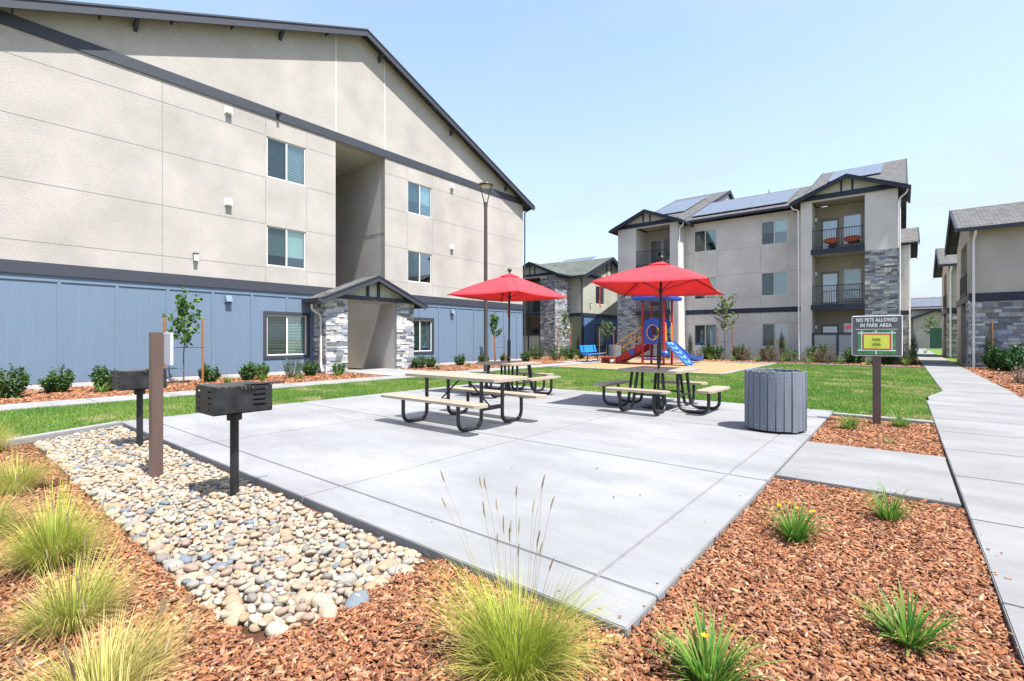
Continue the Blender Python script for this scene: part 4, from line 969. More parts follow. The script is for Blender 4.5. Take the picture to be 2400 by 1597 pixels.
m.build('slide', 'pblue', P, smooth=True)
# red ramp and steps on the left
m = MB(); xa, xb = px0 - .05, px0 - 1.55
for y in (py0 + .1, py1 - .14): m.prism([(xa, y, dk), (xa, y, dk - .42), (xb + .05, y, .02), (xb - .25, y, .02), (xb - .05, y, .30)], (0, .05, 0))
RP = m.build('stair_side', 'pred', P, bevel=.008, segs=1)
for k in range(5):
    x = xa - .12 - k * .29; z = dk - .22 - k * .215; m = MB(); m.box(x - .16, x + .1, py0 + .16, py1 - .15, z - .04, z); m.build('step', 'pred', P)
m = MB(); m.box(xb - 1.0, xb - .06, py0 + .05, py1 - .1, .26, .32); m.build('entry_deck', 'pred', P, bevel=.01)
m = MB(); m.box(xb - .96, xb - .86, py0 + .1, py1 - .15, -.05, .255); m.build('deck_leg', 'pred', P)
for y in (py0 + .02, py1 - .06):
    m = MB(); m.tube(fillet([(px0 - .04, y, 2.0), (xb + .1, y, 1.12), (xb - .06, y, .95), (xb - .06, y, -.05)], .15), .026, 8); m.tube([(px0 - .04, y, 1.52), (xb - .06, y, .62)], .022, 8); m.tube([(px0 - .66, y, 1.62), (px0 - .66, y, 1.16)], .02, 8); m.build('handrail', 'pyel', P, smooth=True)
m = MB(); m.box(px0 + .08, px1 - .08, py0 - .03, py0 + .03, .22, .32); m.build('lower_rail', 'pblue', P, bevel=.01)
m = MB(); m.lathe((px1 + .12, py0 - .1, .42), [(.0, 0), (.13, .02), (.2, .1), (.2, .22), (.13, .3), (.0, .32)], 18); m.build('talk_drum', 'pblue', P, smooth=True)
m = MB(); m.tube([(px0 - .62, py0 + .08, .62), (px0 - .62, py0 + .0, .62)], .16, 16); m.build('spinner_disc', 'pblue', P, bevel=.01)

# ------------------------------------------------------------------ bench by the playground
Bn = thing('park_bench', (-14.2, 25.05, 0), 'bright blue bench facing the playground on the far walk', 'bench')
m = MB()
for k in range(3): x = -14.36 + k * .15; m.box(x, x + .135, 24.15, 25.95, .43, .465)
m.build('seat', 'bblue', Bn, bevel=.01)
m = MB()
for k in range(3): z = .55 + k * .14; x = -14.44 - k * .035; m.hexa([(x, 24.15, z), (x + .03, 24.15, z), (x + .03, 25.95, z), (x, 25.95, z), (x - .03, 24.15, z + .13), (x, 24.15, z + .13), (x, 25.95, z + .13), (x - .03, 25.95, z + .13)])
m.build('backrest', 'bblue', Bn, bevel=.008)
for y in (24.45, 25.65):
    m = MB(); m.tube(fillet([(-14.48, y, .95), (-14.38, y, .42), (-13.98, y, .42)], .05), .025, 8); m.tube([(-14.2, y, .42), (-14.2, y, .03)], .028, 8); m.tube([(-14.55, y, .025), (-13.9, y, .025)], .025, 8); m.tube([(-14.2, y, .12), (-14.2, y - .3 if y > 25 else y + .3, .42)], .014, 6); m.build('leg', 'black', Bn, smooth=True)

# ------------------------------------------------------------------ balcony chairs and utility boxes
def bowl_chair(x, y, z, label):
    c = thing('balcony_chair', (x, y, z), label, 'chair', 'orange chairs on the top balcony')
    n = Vector((0, -.55, .83)); m = MB(); rings = []
    for rr, dz in ((.42, .20), (.36, .10), (.24, .03), (.10, 0)):
        rings.append([Vector((x, y, z + .42)) + Matrix.Rotation(R(28), 3, 'X') @ Vector((rr * math.cos(k * .2618), rr * math.sin(k * .2618), dz)) for k in range(24)])
    vs_ = [p for r_ in rings for p in r_]
    m.add(vs_, [(i * 24 + k, i * 24 + (k + 1) % 24, (i + 1) * 24 + (k + 1) % 24, (i + 1) * 24 + k) for i in range(3) for k in range(24)] + [tuple(72 + k for k in range(24))])
    o = m.build('seat', 'orange', c, smooth=True); s_ = o.modifiers.new('thickness', 'SOLIDIFY'); s_.thickness = .012
    m = MB(); m.tube(rings[0] + [rings[0][0]], .014, 6, cap=False); m.build('rim', 'orange', c)
    for k in range(3):
        a = k * 2.094 + .4; m = MB(); m.tube([(x + .3 * math.cos(a), y + .3 * math.sin(a), z), (x + .14 * math.cos(a), y + .14 * math.sin(a), z + .42)], .011, 6); m.build('leg', 'black', c)
bowl_chair(-3.30, 34.3, 6.6, 'orange bowl chair on the top balcony, left of the pair'); bowl_chair(-2.30, 34.3, 6.6, 'orange bowl chair on the top balcony, right of the pair, tipped more towards the window')
def utility(x0, x1, y, d, h, label, mat):
    u = thing('utility_cabinet', ((x0 + x1) / 2, y, 0), label, 'utility cabinet', 'utility cabinets at the end of the path')
    m = MB(); m.box(x0 - .05, x1 + .05, y - .05, y + d + .05, -.1, .08); m.build('plinth', 'found', u)
    m = MB(); m.box(x0, x1, y, y + d, .08, h); m.build('cabinet', mat, u, bevel=.03)
    m = MB(); m.box(x0 + .04, (x0 + x1) / 2 - .02, y - .02, y, .15, h - .1); m.box((x0 + x1) / 2 + .02, x1 - .04, y - .02, y, .15, h - .1); m.build('door', mat, u)
utility(2.65, 3.95, 80, 1.6, 2.6, 'dark green utility cabinet at the end of the path, left and shorter of the two', 'utility')
utility(4.25, 6.4, 81, 1.6, 3.0, 'large dark green utility cabinet at the end of the path beside the right-hand buildings', 'utility')
utility(3.45, 4.35, 66, .8, .75, 'small pale green utility box low at the end of the path', 'pale_green')
# ------------------------------------------------------------------ ground cover: bark chips, lawn blades, river stones
rng = np.random.default_rng(7)
def lerp(a, b, t): return a + (b - a) * t
def vnoise(x, y, s, seed=0):
    """smooth value noise, numpy"""
    r = np.random.default_rng(seed); g = r.random((64, 64)); x = x / s; y = y / s
    xi = np.floor(x).astype(int); yi = np.floor(y).astype(int); fx = x - xi; fy = y - yi; fx = fx * fx * (3 - 2 * fx); fy = fy * fy * (3 - 2 * fy)
    G = lambda a, b: g[a % 64, b % 64]
    return lerp(lerp(G(xi, yi), G(xi + 1, yi), fx), lerp(G(xi, yi + 1), G(xi + 1, yi + 1), fx), fy)
CH_PAL = np.array((1.30, 1.28, 1.22)) * np.array([(.26, .115, .058), (.19, .075, .038), (.31, .155, .085), (.11, .043, .025), (.36, .215, .13), (.24, .125, .085), (.27, .105, .045), (.17, .09, .065)])
def chips(rects, dens, zb, zt, size=1.0, name='bark_chips'):
    Vs, Fs, Cs = [], [], []; o = 0
    for x0, x1, y0, y1 in rects:
        n = int((x1 - x0) * (y1 - y0) * dens)
        big = rng.random(n) ** 2.2
        L = size * lerp(.010, .036, big) * rng.uniform(.7, 1.2, n); W = size * rng.uniform(.003, .0075, n) * lerp(1, 1.5, big); T = size * rng.uniform(.0015, .004, n)
        yaw = rng.uniform(0, 2 * np.pi, n); pit = rng.normal(0, .28, n); rol = rng.normal(0, .5, n)
        P = np.stack([rng.uniform(x0, x1, n), rng.uniform(y0, y1, n), rng.uniform(zb, zt, n) + vnoise(rng.uniform(x0, x1, n), rng.uniform(y0, y1, n), .2) * .0], 1)
        P[:, 2] += (vnoise(P[:, 0] + 50, P[:, 1] + 50, .35, 3) - .5) * .03
        loc = np.array([(-1, -1, -1), (1, -.8, -1), (1, .8, -1), (-1, 1, -1), (-.92, -.8, 1), (.9, -.7, 1), (.95, .6, 1), (-.85, .9, 1)], float)
        Q = np.repeat(loc[None], n, 0) * rng.uniform(.8, 1.15, (n, 8, 3)); Q[:, :, 0] *= L[:, None]; Q[:, :, 1] *= W[:, None]; Q[:, :, 2] *= T[:, None]
        def rot(Q, a, i, j): c, s = np.cos(a)[:, None], np.sin(a)[:, None]; q = Q.copy(); q[:, :, i] = Q[:, :, i] * c - Q[:, :, j] * s; q[:, :, j] = Q[:, :, i] * s + Q[:, :, j] * c; return q
        Q = rot(Q, rol, 1, 2); Q = rot(Q, pit, 0, 2); Q = rot(Q, yaw, 0, 1); Q += P[:, None, :]
        F = np.array([(4, 5, 6, 7), (0, 1, 5, 4), (1, 2, 6, 5), (2, 3, 7, 6), (3, 0, 4, 7)]); k = len(F)
        Fs.append((F[None] + (np.arange(n) * 8)[:, None, None]).reshape(-1, 4) + o); Vs.append(Q.reshape(-1, 3)); o += n * 8
        c = CH_PAL[rng.choice(8, n, p=[.22, .18, .15, .10, .08, .12, .08, .07])] * rng.uniform(.6, 1.5, (n, 1)); Cs.append(np.repeat(c, k, 0))
    return tag(np_mesh(name, np.concatenate(Vs), np.concatenate(Fs), np.concatenate(Cs), 'chips'), 'reddish brown bark mulch chips covering the planting beds', 'mulch', kind='stuff')
chips([(-1.02, .405, 1.0, 5.52), (-2.6, .405, .3, 1.0), (-2.35, -1.03, 1.0, 2.14)], 9500, -.060, -.022, 1.0)
chips([(-5.2, -2.6, .1, .98)], 6000, -.062, -.03); chips([(-9.2, -5.2, -.6, .98)], 2600, -.062, -.03, 1.35)
chips([(-1.02, .40, 7.63, 10.54)], 3200, -.06, -.025, 1.25)
chips([(-18.6, -14.73, -1, 11.1), (-18.6, -14.73, 13.75, 24.5)], 330, -.05, -.015, 2.4)
chips([(-16.4, .76, 30.2, 33.3), (-21, -14.8, 24.6, 34)], 90, -.05, -.01, 4.0); chips([(2.18, 7, 15.1, 32)], 220, -.05, -.01, 3.0)

chips([(-1.10, -1.04, 2.2, 5.5), (-2.3, -1.05, 2.16, 2.24), (-1.0, .38, 5.54, 5.62), (.40, .50, 1.5, 5.5)], 55, .0015, .003, .8); chips([(-4, -1.1, 2.3, 8)], 1.2, .0015, .003, .7)
# grass
def inside(poly, x, y):
    r = np.zeros(len(x), bool); n = len(poly)
    for i in range(n):
        (x0, y0), (x1, y1) = poly[i], poly[(i + 1) % n]
        c = ((y0 > y) != (y1 > y)); t = np.where(y1 == y0, 0, (y - y0) / ((y1 - y0) or 1)); r ^= c & (x < x0 + t * (x1 - x0))
    return r
def blades(poly, dens, h=.055, w=.006):
    if len(poly) == 4 and not hasattr(poly[0], '__len__'): a, b, c, d = poly; poly = [(a, c), (b, c), (b, d), (a, d)]
    xs = [p[0] for p in poly]; ys = [p[1] for p in poly]; n = int((max(xs) - min(xs)) * (max(ys) - min(ys)) * dens)
    x = rng.uniform(min(xs), max(xs), n); y = rng.uniform(min(ys), max(ys), n); k = inside(poly, x, y); x, y = x[k], y[k]; n = len(x)
    H = h * rng.uniform(.5, 1.25, n) * lerp(.7, 1.2, vnoise(x + 90, y + 90, .5, 5)); a = rng.uniform(0, 2 * np.pi, n); l = H * rng.uniform(.1, .9, n); d = rng.uniform(0, 2 * np.pi, n)
    dx, dy = np.cos(a) * w, np.sin(a) * w
    V = np.stack([np.stack([x - dx, y - dy, 0 * x - .035], 1), np.stack([x + dx, y + dy, 0 * x - .035], 1), np.stack([x + l * np.cos(d), y + l * np.sin(d), H - .03], 1)], 1).reshape(-1, 3)
    F = np.arange(3 * n).reshape(-1, 3)
    t = vnoise(x + 200, y + 200, 1.6, 11) * .6 + vnoise(x + 20, y + 20, .45, 12) * .4; dry = np.clip((vnoise(x + 300, y * 1.2 + 300, 1.1, 13) * .55 + vnoise(x + 60, y + 60, .3, 15) * .45 - .60) / .12, 0, 1)
    c = lerp(np.array((.085, .175, .03)), np.array((.16, .235, .05)), np.clip((t - .25) * 2, 0, 1)[:, None]); c = lerp(c, np.array((.33, .29, .13)), (dry * (rng.random(n) < .75))[:, None]); c = c * rng.uniform(.85, 1.75, (n, 1))
    return V, F, c
def lawn_grass(parts, label):
    V, F, C, o = [], [], [], 0
    for p, d, h, w_ in parts:
        v, f, c = blades(p, d, h, w_); V.append(v); F.append(f + o); C.append(c); o += len(v)
    return tag(np_mesh('grass', np.concatenate(V), np.concatenate(F), np.concatenate(C), 'blade'), label, 'grass', kind='stuff')
lawn_grass([([(-13.5, -1), (-9.4, -1), (-9.6, .8), (-10.2, 2.2), (-10.2, 11.1), (-13.5, 11.1)], 2200, .062, .006), ((-13.5, -10.2, 11.1, 19.3), 1100, .055, .009),
            ([(-10.2, 11.1), (-1.1, 11.1), (-1.1, 10.8), (.4, 10.75), (.40, 15.2), (.80, 17.0), (.80, 19.35), (-10.2, 19.35)], 1400, .055, .008), ((-5.35, .80, 19.35, 29.6), 700, .05, .011)], 'mown green lawn with a few dry straw patches')
# river stones
def ico(sub):
    bm = bmesh.new(); bmesh.ops.create_icosphere(bm, subdivisions=sub, radius=1.0); bm.verts.ensure_lookup_table()
    V = np.array([v.co[:] for v in bm.verts]); F = np.array([[v.index for v in f.verts] for f in bm.faces]); bm.free(); return V, F
IV, IF = ico(3)
ST_PAL = [('cream', (.35, .275, .19)), ('tan', (.31, .225, .14)), ('pinkish', (.29, .205, .155)), ('pale grey', (.26, .245, .215)), ('blue grey', (.15, .17, .19)), ('off white', (.37, .32, .25)), ('warm grey', (.20, .175, .15)), ('cream', (.36, .295, .215)), ('off white', (.35, .305, .24)), ('tan', (.31, .245, .175))]
def stone_shape(seed):
    r = np.random.default_rng(seed); V = IV.copy(); 
    for f, a in ((1.3, .16), (2.6, .07)):
        o = r.uniform(0, 50, 3); V = V * (1 + a * np.array([mnoise.noise(Vector(p * f + o)) for p in IV]))[:, None]
    s = np.sign(V) * np.abs(V) ** r.uniform(.85, 1.0); return s * np.array((1, r.uniform(.62, .88), r.uniform(.42, .62)))
SHAPES = [stone_shape(i) for i in range(10)]
pts = []                                              # x, y, r, z
CB_POLY = [(-9.75, 2.06), (-9.25, 1.06), (-2.75, .98), (-2.36, 1.12), (-2.3, 1.6), (-2.42, 2.07)]
def try_place(n, r0, r1, z, tight, near=None, edge=False):
    x = rng.uniform(-9.75, -2.3, n * 30); y = rng.uniform(.93, 2.08, n * 30); k = inside(CB_POLY, x, y); x, y = x[k], y[k]; got = 0
    cell = .12; grid = {}
    for i, (a, b, r, zz) in enumerate(pts):
        if abs(zz - z) < .02: grid.setdefault((int(a / cell), int(b / cell)), []).append((a, b, r))
    for a, b in zip(x, y):
        if got >= n: break
        if edge and not (b < 1.1 or a > -2.6): continue
        r = rng.uniform(r0, r1); gx, gy = int(a / cell), int(b / cell); ok = True
        for i in range(-2, 3):
            for j in range(-2, 3):
                for (p, q, s) in grid.get((gx + i, gy + j), ()):
                    if (a - p) ** 2 + (b - q) ** 2 < ((r + s) * tight) ** 2: ok = False; break
                if not ok: break
            if not ok: break
        if ok: pts.append((a, b, r, z)); grid.setdefault((gx, gy), []).append((a, b, r)); got += 1
try_place(46, .055, .078, -.045, .80, edge=True)
try_place(110, .040, .054, -.045, .78); try_place(1100, .026, .040, -.044, .78); try_place(1900, .016, .026, -.044, .78)
try_place(420, .026, .042, -.018, 1.05); try_place(700, .018, .028, -.020, 1.1)
cam_l = np.array((0, 0, 1.4))
order = sorted(range(len(pts)), key=lambda i: -pts[i][2] / np.linalg.norm(np.array((pts[i][0], pts[i][1], 0)) - cam_l))
meshes = {}
def stone_mesh(si, ci):
    if (si, ci) not in meshes:
        me_o = np_mesh('river_stone', SHAPES[si], IF, np.repeat(np.array([ST_PAL[ci][1]]) * 1.1, len(IF), 0), 'cobble', smooth=True); meshes[si, ci] = me_o.data; bpy.data.objects.remove(me_o)
    return meshes[si, ci]
SP = [.19, .15, .09, .12, .045, .12, .055, .10, .07, .06]; Vs, Fs, Cs, o = [], [], [], 0
named = 0
for rank, i in enumerate(order):
    x, y, r, z = pts[i]; si = int(rng.integers(10)); ci = int(rng.choice(10, p=SP)); yaw = rng.uniform(0, 6.283); tx, ty = rng.normal(0, .22, 2)
    if rank == 0: ci = 4
    elif rank < 16 and ci == 4: ci = 0
    if rank < 300:
        ob = bpy.data.objects.new('river_stone', stone_mesh(si, ci)); COL.objects.link(ob); ob.location = (x, y, z); ob.scale = (r * 1.12,) * 3; ob.rotation_euler = (tx, ty, yaw)
        lab = 'large blue grey river stone at the front right corner of the cobble bed' if rank == 0 else 'smooth %s river stone among many in the near half of the cobble bed' % ST_PAL[ci][0]
        tag(ob, lab, 'stone', 'river stones in the cobble bed')
    else:
        M3 = np.array(Matrix.Rotation(yaw, 3, 'Z') @ Matrix.Rotation(ty, 3, 'Y') @ Matrix.Rotation(tx, 3, 'X')); V = SHAPES[si] * (r * 1.12) @ M3.T + np.array((x, y, z))
        Vs.append(V); Fs.append(IF + o); o += len(V); Cs.append(np.repeat(np.array([ST_PAL[ci][1]]) * rng.uniform(.95, 1.25), len(IF), 0))
tag(np_mesh('river_stones', np.concatenate(Vs), np.concatenate(Fs), np.concatenate(Cs), 'cobble', smooth=True), 'smaller and farther river stones filling the cobble bed', 'stones', kind='stuff')

# ------------------------------------------------------------------ plants
def ribbons(base, phi, th0, kap, L, wd, tone, tip, seg=6, tw=0.):
    """arching blades as flat ribbons; returns V, F, C"""
    n = len(L); V = np.zeros((n, seg + 1, 2, 3)); p = base.copy(); C = []
    for s in range(seg + 1):
        u = s / seg; ww = wd * np.maximum(.06, (1 - u) ** .55) * np.minimum(1, .55 + u * 1.6)
        tx, ty = -np.sin(phi + tw * u), np.cos(phi + tw * u)
        V[:, s, 0] = p - np.stack([tx * ww, ty * ww, 0 * ww], 1) / 2; V[:, s, 1] = p + np.stack([tx * ww, ty * ww, 0 * ww], 1) / 2
        th = th0 + kap * u ** 1.3; d = L / seg
        p = p + np.stack([np.sin(th) * np.cos(phi) * d, np.sin(th) * np.sin(phi) * d, np.cos(th) * d], 1)
        if s < seg: C.append(lerp(tone, tip, min(1, u * 1.25)))
    V = V.reshape(-1, 3); st = (seg + 1) * 2; F = []
    for s in range(seg): F.append(np.stack([np.arange(n) * st + 2 * s, np.arange(n) * st + 2 * s + 1, np.arange(n) * st + 2 * s + 3, np.arange(n) * st + 2 * s + 2], 1))
    return V, np.stack(F, 1).reshape(-1, 4), np.stack(C, 1).reshape(-1, 3)
GREEN, LIME, STRAW = np.array((.12, .25, .010)), np.array((.33, .43, .028)), np.array((.56, .44, .18))
def grass_clump(x, y, h, wid, n, dry, label, seed, stems=0, sh=.9, z=-.06, group='ornamental grass clumps'):
    r = np.random.default_rng(seed); h *= .88; T = thing('ornamental_grass', (x, y, z), label, 'grass clump', group)
    u = r.random(n); phi = r.uniform(0, 2 * np.pi, n); rr = .11 * wid * np.sqrt(r.random(n)); base = np.stack([x + rr * np.cos(phi), y + rr * np.sin(phi), np.full(n, z - .01)], 1)
    th0 = .05 + u ** .8 * .62 * wid + r.normal(0, .06, n); kap = r.uniform(.25, 1.5, n) * (.45 + u * .9); lob = 1 + .22 * np.sin(phi * 2 + seed) + .14 * np.sin(phi * 5 + seed * 3); L = h * r.uniform(.55, 1.35, n) * lob; bent = r.random(n) < .10; kap = np.where(bent, kap + r.uniform(.8, 1.8, n), kap)
    d = np.clip(u * 1.0 + dry - .55 + r.normal(0, .22, n) + bent * .5, 0, 1)[:, None]
    tone = lerp(lerp(GREEN, LIME, r.random((n, 1)) * .8), STRAW * .9, d * .85) * r.uniform(.7, 1.25, (n, 1)); tip = lerp(lerp(LIME, STRAW, .35 * r.random((n, 1))), STRAW * 1.15, np.clip(d + .1, 0, 1)) * r.uniform(.8, 1.2, (n, 1))
    V, F, C = ribbons(base, phi, th0, kap, L, r.uniform(.0022, .0045, n), tone, tip); np_mesh('blades', V, F, C, 'straw', T)
    for k in range(stems):
        ph = r.uniform(0, 6.283); th = abs(r.normal(.05, .14)); ln = sh * r.uniform(.6, 1.1); bend = r.uniform(.05, .3); p = Vector((x + .05 * math.cos(ph), y + .05 * math.sin(ph), z)); pts_ = [p]
        for s in range(8):
            a = th + bend * (s / 8) ** 2; p = p + Vector((math.sin(a) * math.cos(ph), math.sin(a) * math.sin(ph), math.cos(a))) * ln / 8; pts_.append(p)
        m = MB(); m.cur = tuple(STRAW * r.uniform(.55, .9)); m.tube(pts_, .0008, 4); dvec = (pts_[-1] - pts_[-2]).normalized(); q = pts_[-1]
        m.cur = tuple(np.array((.46, .37, .22)) * r.uniform(.7, 1.15)); hl = r.uniform(.05, .085)
        hp = [q, q + dvec * hl * .3, q + dvec * hl * .75 + Vector((.003, 0, 0)), q + dvec * hl + Vector((.006, 0, -.003))]
        for a, b, r0, r1 in ((0, 1, .0015, .0036), (1, 2, .0036, .003), (2, 3, .003, .0008)): m.tube([hp[a], hp[b]], r0, 6, False, r1)
        m.build('seed_stem', 'straw', T)
    return T
grass_clump(-1.28, 1.62, .42, 1.0, 2000, .06, 'lime green ornamental grass clump with tall seed stems at the patio corner', 1, 20, .82)
grass_clump(-4.22, .56, .42, 1.1, 1700, .22, 'bushy green ornamental grass clump beside the cobble bed, second up from the bottom left', 2, 5, .6)
grass_clump(-3.27, .50, .32, 1.2, 1200, .55, 'half dry ornamental grass clump between the bushy green one and the straw one', 3, 5, .55)
grass_clump(-2.50, .47, .29, 1.35, 1500, .85, 'straw yellow ornamental grass clump at the bottom left of the photo', 4, 6, .5)
grass_clump(-5.25, .30, .36, 1.2, 1000, .55, 'ornamental grass clump at the left edge beside the bushy green one', 5, 3, .6)
grass_clump(-6.5, .60, .40, 1.2, 1300, .5, 'yellowing ornamental grass clump left of the brown signpost', 6, 8, .75)
grass_clump(-8.9, .55, .46, 1.2, 1200, .45, 'tall ornamental grass clump at the far end of the cobble bed', 7, 10, .9)
grass_clump(-1.80, .36, .36, 1.2, 700, .9, 'dry wispy ornamental grass at the bottom edge, its seed heads over the cobbles', 8, 9, .62)
def strap_plant(x, y, h, n, label, seed, flowers=0, wd=.011, z=-.06, cat='daylily', name='daylily', group='daylilies in the mulch beds', lime=.3):
    r = np.random.default_rng(seed); T = thing(name, (x, y, z), label, cat, group)
    phi = r.uniform(0, 2 * np.pi, n); rr = .05 * np.sqrt(r.random(n)); base = np.stack([x + rr * np.cos(phi), y + rr * np.sin(phi), np.full(n, z - .01)], 1)
    th0 = r.uniform(.05, .75, n); kap = r.uniform(.3, 1.35, n); L = h * r.uniform(.7, 1.45, n)
    tone = lerp(np.array((.045, .135, .018)), np.array((.12, .25, .03)), r.random((n, 1))) * r.uniform(.8, 1.2, (n, 1)); tip = lerp(tone * 1.25, np.array((.33, .30, .09)), (r.random((n, 1)) < lime) * .8)
    V, F, C = ribbons(base, phi, th0, kap, L, wd * r.uniform(.7, 1.2, n), tone, tip, 7); np_mesh('leaves', V, F, C, 'straw', T)
    for k in range(flowers):
        ph = r.uniform(0, 6.283); a = r.uniform(.1, .5); ln = h * r.uniform(.95, 1.25); q = Vector((x, y, z)) + Vector((math.sin(a) * math.cos(ph), math.sin(a) * math.sin(ph), math.cos(a))) * ln
        m = MB(); m.cur = (.16, .24, .05); m.tube([Vector((x, y, z)), q], .002, 4)
        for t in range(6):
            b = t * 1.047; m.cur = (.72, .42, .02); d1 = Vector((math.cos(b), math.sin(b), .8)) * .019; sd = Vector((-math.sin(b), math.cos(b), 0)) * .006
            m.add([q, q + d1 * .6 + sd, q + d1 + Vector((0, 0, -.004)), q + d1 * .6 - sd], [(0, 1, 2, 3)])
        m.build('flower', 'straw', T)
    return T
strap_plant(-.60, 3.95, .24, 170, 'daylily clump with yellow flowers in the right-hand mulch bed', 21, 6, .012)
strap_plant(-.08, 4.83, .26, 150, 'spiky daylily clump beside the connecting walk in the right-hand mulch bed', 22, 0, .008)
strap_plant(.02, 2.93, .21, 130, 'flat floppy daylily clump low in the right-hand mulch bed', 23, 0, .016)
strap_plant(-.62, 2.06, .24, 170, 'daylily clump cut by the bottom edge of the photo', 24, 1, .014)
strap_plant(-.66, 9.2, .26, 130, 'daylily clump left of the park sign post', 25, 0)
strap_plant(-.04, 9.95, .26, 130, 'daylily clump with one yellow bloom right of the park sign post', 26, 2)
strap_plant(-.13, 8.25, .16, 24, 'tiny daylily seedling in front of the park sign post', 27, 0, .007)
far_k = 40
for x, y, h, lab, fl in ((-16.2, 3.05, .30, 'yellowish grass tuft in front of the blue wall, left of the far grill', 0), (-16.3, 6.1, .32, 'yellowish grass tuft right of the staked sapling by the blue wall', 0), (-16.4, 7.2, .34, 'grass tuft with a yellow bloom below the twin shrubs by the blue wall', 2),
        (-16.2, 8.35, .26, 'grass tuft under the trimmed ground floor window', 0), (-16.4, 9.9, .30, 'grass tuft at the left porch column', 0), (-16.7, 15.2, .3, 'grass tuft right of the right porch column', 0), (-16.8, 17.3, .3, 'pale grass tuft left of the lamp post', 0), (-16.7, 18.7, .36, 'grass tuft right of the lamp post', 0),
        (-9.35, 31.3, .5, 'yellow flowering clump behind the slide', 4), (-8.0, 31.2, .45, 'clump under the staked sapling by the far building', 3), (-6.67, 31.1, .45, 'yellow green clump left of the dark far window', 3), (-5.3, 31.2, .5, 'yellow green clump at the foot of the thin cypress', 2), (-3.97, 31.1, .5, 'flowering clump with orange blooms below the far downspout', 5), (-2.6, 31.2, .5, 'green clump before the far patio screen', 0), (-1.45, 31.3, .5, 'green clump left of the park sign board', 0), (.1, 31.4, .55, 'clump at the corner where the far lawn meets the path', 1),
        (-16.4, 25.6, .4, 'grass tuft at the corner of the left walk near the bench', 0), (-16.6, 27.2, .4, 'grass tuft behind the blue bench', 0), (1.55, 58.0, .5, 'clump beside the far end of the path', 0)):
    strap_plant(x, y, h, 55, lab, far_k, fl, .016, -.04, 'grass tuft', 'grass_tuft', 'grass tufts along the buildings', .5); far_k += 1
# leafy shrubs: one of each kind, copied
def leaf_cloud(V, F, C, p, d, n, r, L, W, tone, jit=.25, spread=.8):
    """n leaves around point p, growing along direction d"""
    for k in range(n):
        a = Vector(r.normal(0, 1, 3)); q = (Vector(d) * (1 - spread) + a.normalized() * spread).normalized(); s = q.cross(Vector(r.normal(0, 1, 3))).normalized()
        b = p + Vector(r.normal(0, 1, 3)) * jit; l = L * r.uniform(.7, 1.2); w_ = W * r.uniform(.7, 1.2); o = len(V); up = Vector((0, 0, 1)) * .12 * l
        V += [b, b + q * l * .5 + s * w_, b + q * l - up, b + q * l * .5 - s * w_]; F.append((o, o + 1, o + 2, o + 3)); t = tone[int(r.integers(len(tone)))]; k_ = r.uniform(.7, 1.3); C.append(tuple(c * k_ for c in t))
def shrub(kind, seed, h=.62, wid=.26, stems=16, per=34, L=.045, W=.011, tone=None, open_=.0):
    r = np.random.default_rng(seed); T = thing('shrub', (0, 0, 0), None, 'shrub'); V, F, C = [], [], []; m = MB()
    for k in range(stems):
        ph = r.uniform(0, 6.283); rr = wid * math.sqrt(r.random()); top_ = Vector((rr * math.cos(ph), rr * math.sin(ph), h * r.uniform(.6, 1.08) * (1 - .35 * (rr / wid) ** 2))); b = Vector((top_.x * .25, top_.y * .25, -.02))
        m.tube([b, b.lerp(top_, .5) + Vector((top_.x * .15, top_.y * .15, 0)), top_], .006, 4, r1=.002)
        for s in range(per):
            u = lerp(open_, 1, r.random() ** .8); p = b.lerp(top_, u) + Vector((top_.x, top_.y, 0)) * .15 * math.sin(math.pi * u)
            leaf_cloud(V, F, C, p, (top_.x * .5, top_.y * .5, 1), 2, r, L, W, tone, .022)
    m.build('stem', 'bark', T); np_mesh('foliage', [v[:] for v in V], F, C, 'leaf', T); T.empty_display_size = .1; return T
DKG = [(.032, .075, .018), (.05, .11, .022), (.085, .16, .03), (.06, .13, .03)]
KIND = {'box': [shrub('box', 61 + i, .56, .27, 26, 46, .055, .017, tone=DKG) for i in range(3)], 'big': [shrub('big', 71, .8, .42, 26, 40, tone=DKG + [(.10, .17, .04)])],
        'grey': [shrub('grey', 75, .62, .5, 24, 26, .04, .007, [(.13, .16, .10), (.18, .21, .14), (.10, .13, .07)])], 'red': [shrub('red', 77, .65, .42, 26, 24, .05, .006, [(.20, .12, .085), (.15, .10, .07), (.11, .12, .05), (.24, .17, .11)])],
        'hedge': [shrub('hedge', 79, .85, .48, 26, 44, .075, .028, [(.022, .07, .02), (.035, .10, .025), (.06, .14, .03)])],
        'cypress': [shrub('cypress', 81, 1.5, .13, 18, 60, .05, .008, [(.03, .075, .03), (.045, .10, .04), (.02, .05, .02)])], 'pink': [shrub('pink', 83, .35, .4, 18, 26, .045, .012, [(.30, .16, .14), (.20, .18, .08), (.36, .24, .20)])]}
used = {}
def plant(kind, x, y, s, label, group, zs=1.0, i=None, cat='shrub'):
    k = used.get(kind, 0); used[kind] = k + 1; src = KIND[kind][k % len(KIND[kind])]
    T = src if k < len(KIND[kind]) else copy_tree(src)
    s *= 1.15; T.location = (x, y, -.03); T.scale = (s, s, s * zs); T.rotation_euler = (0, 0, (x * 37 + y * 91) % 6.28); tag(T, label, cat, group)
GW = 'shrubs along the blue wall'; GC = 'shrubs before the far building'; GR = 'shrubs right of the path'; GB_ = 'shrubs near the bench'
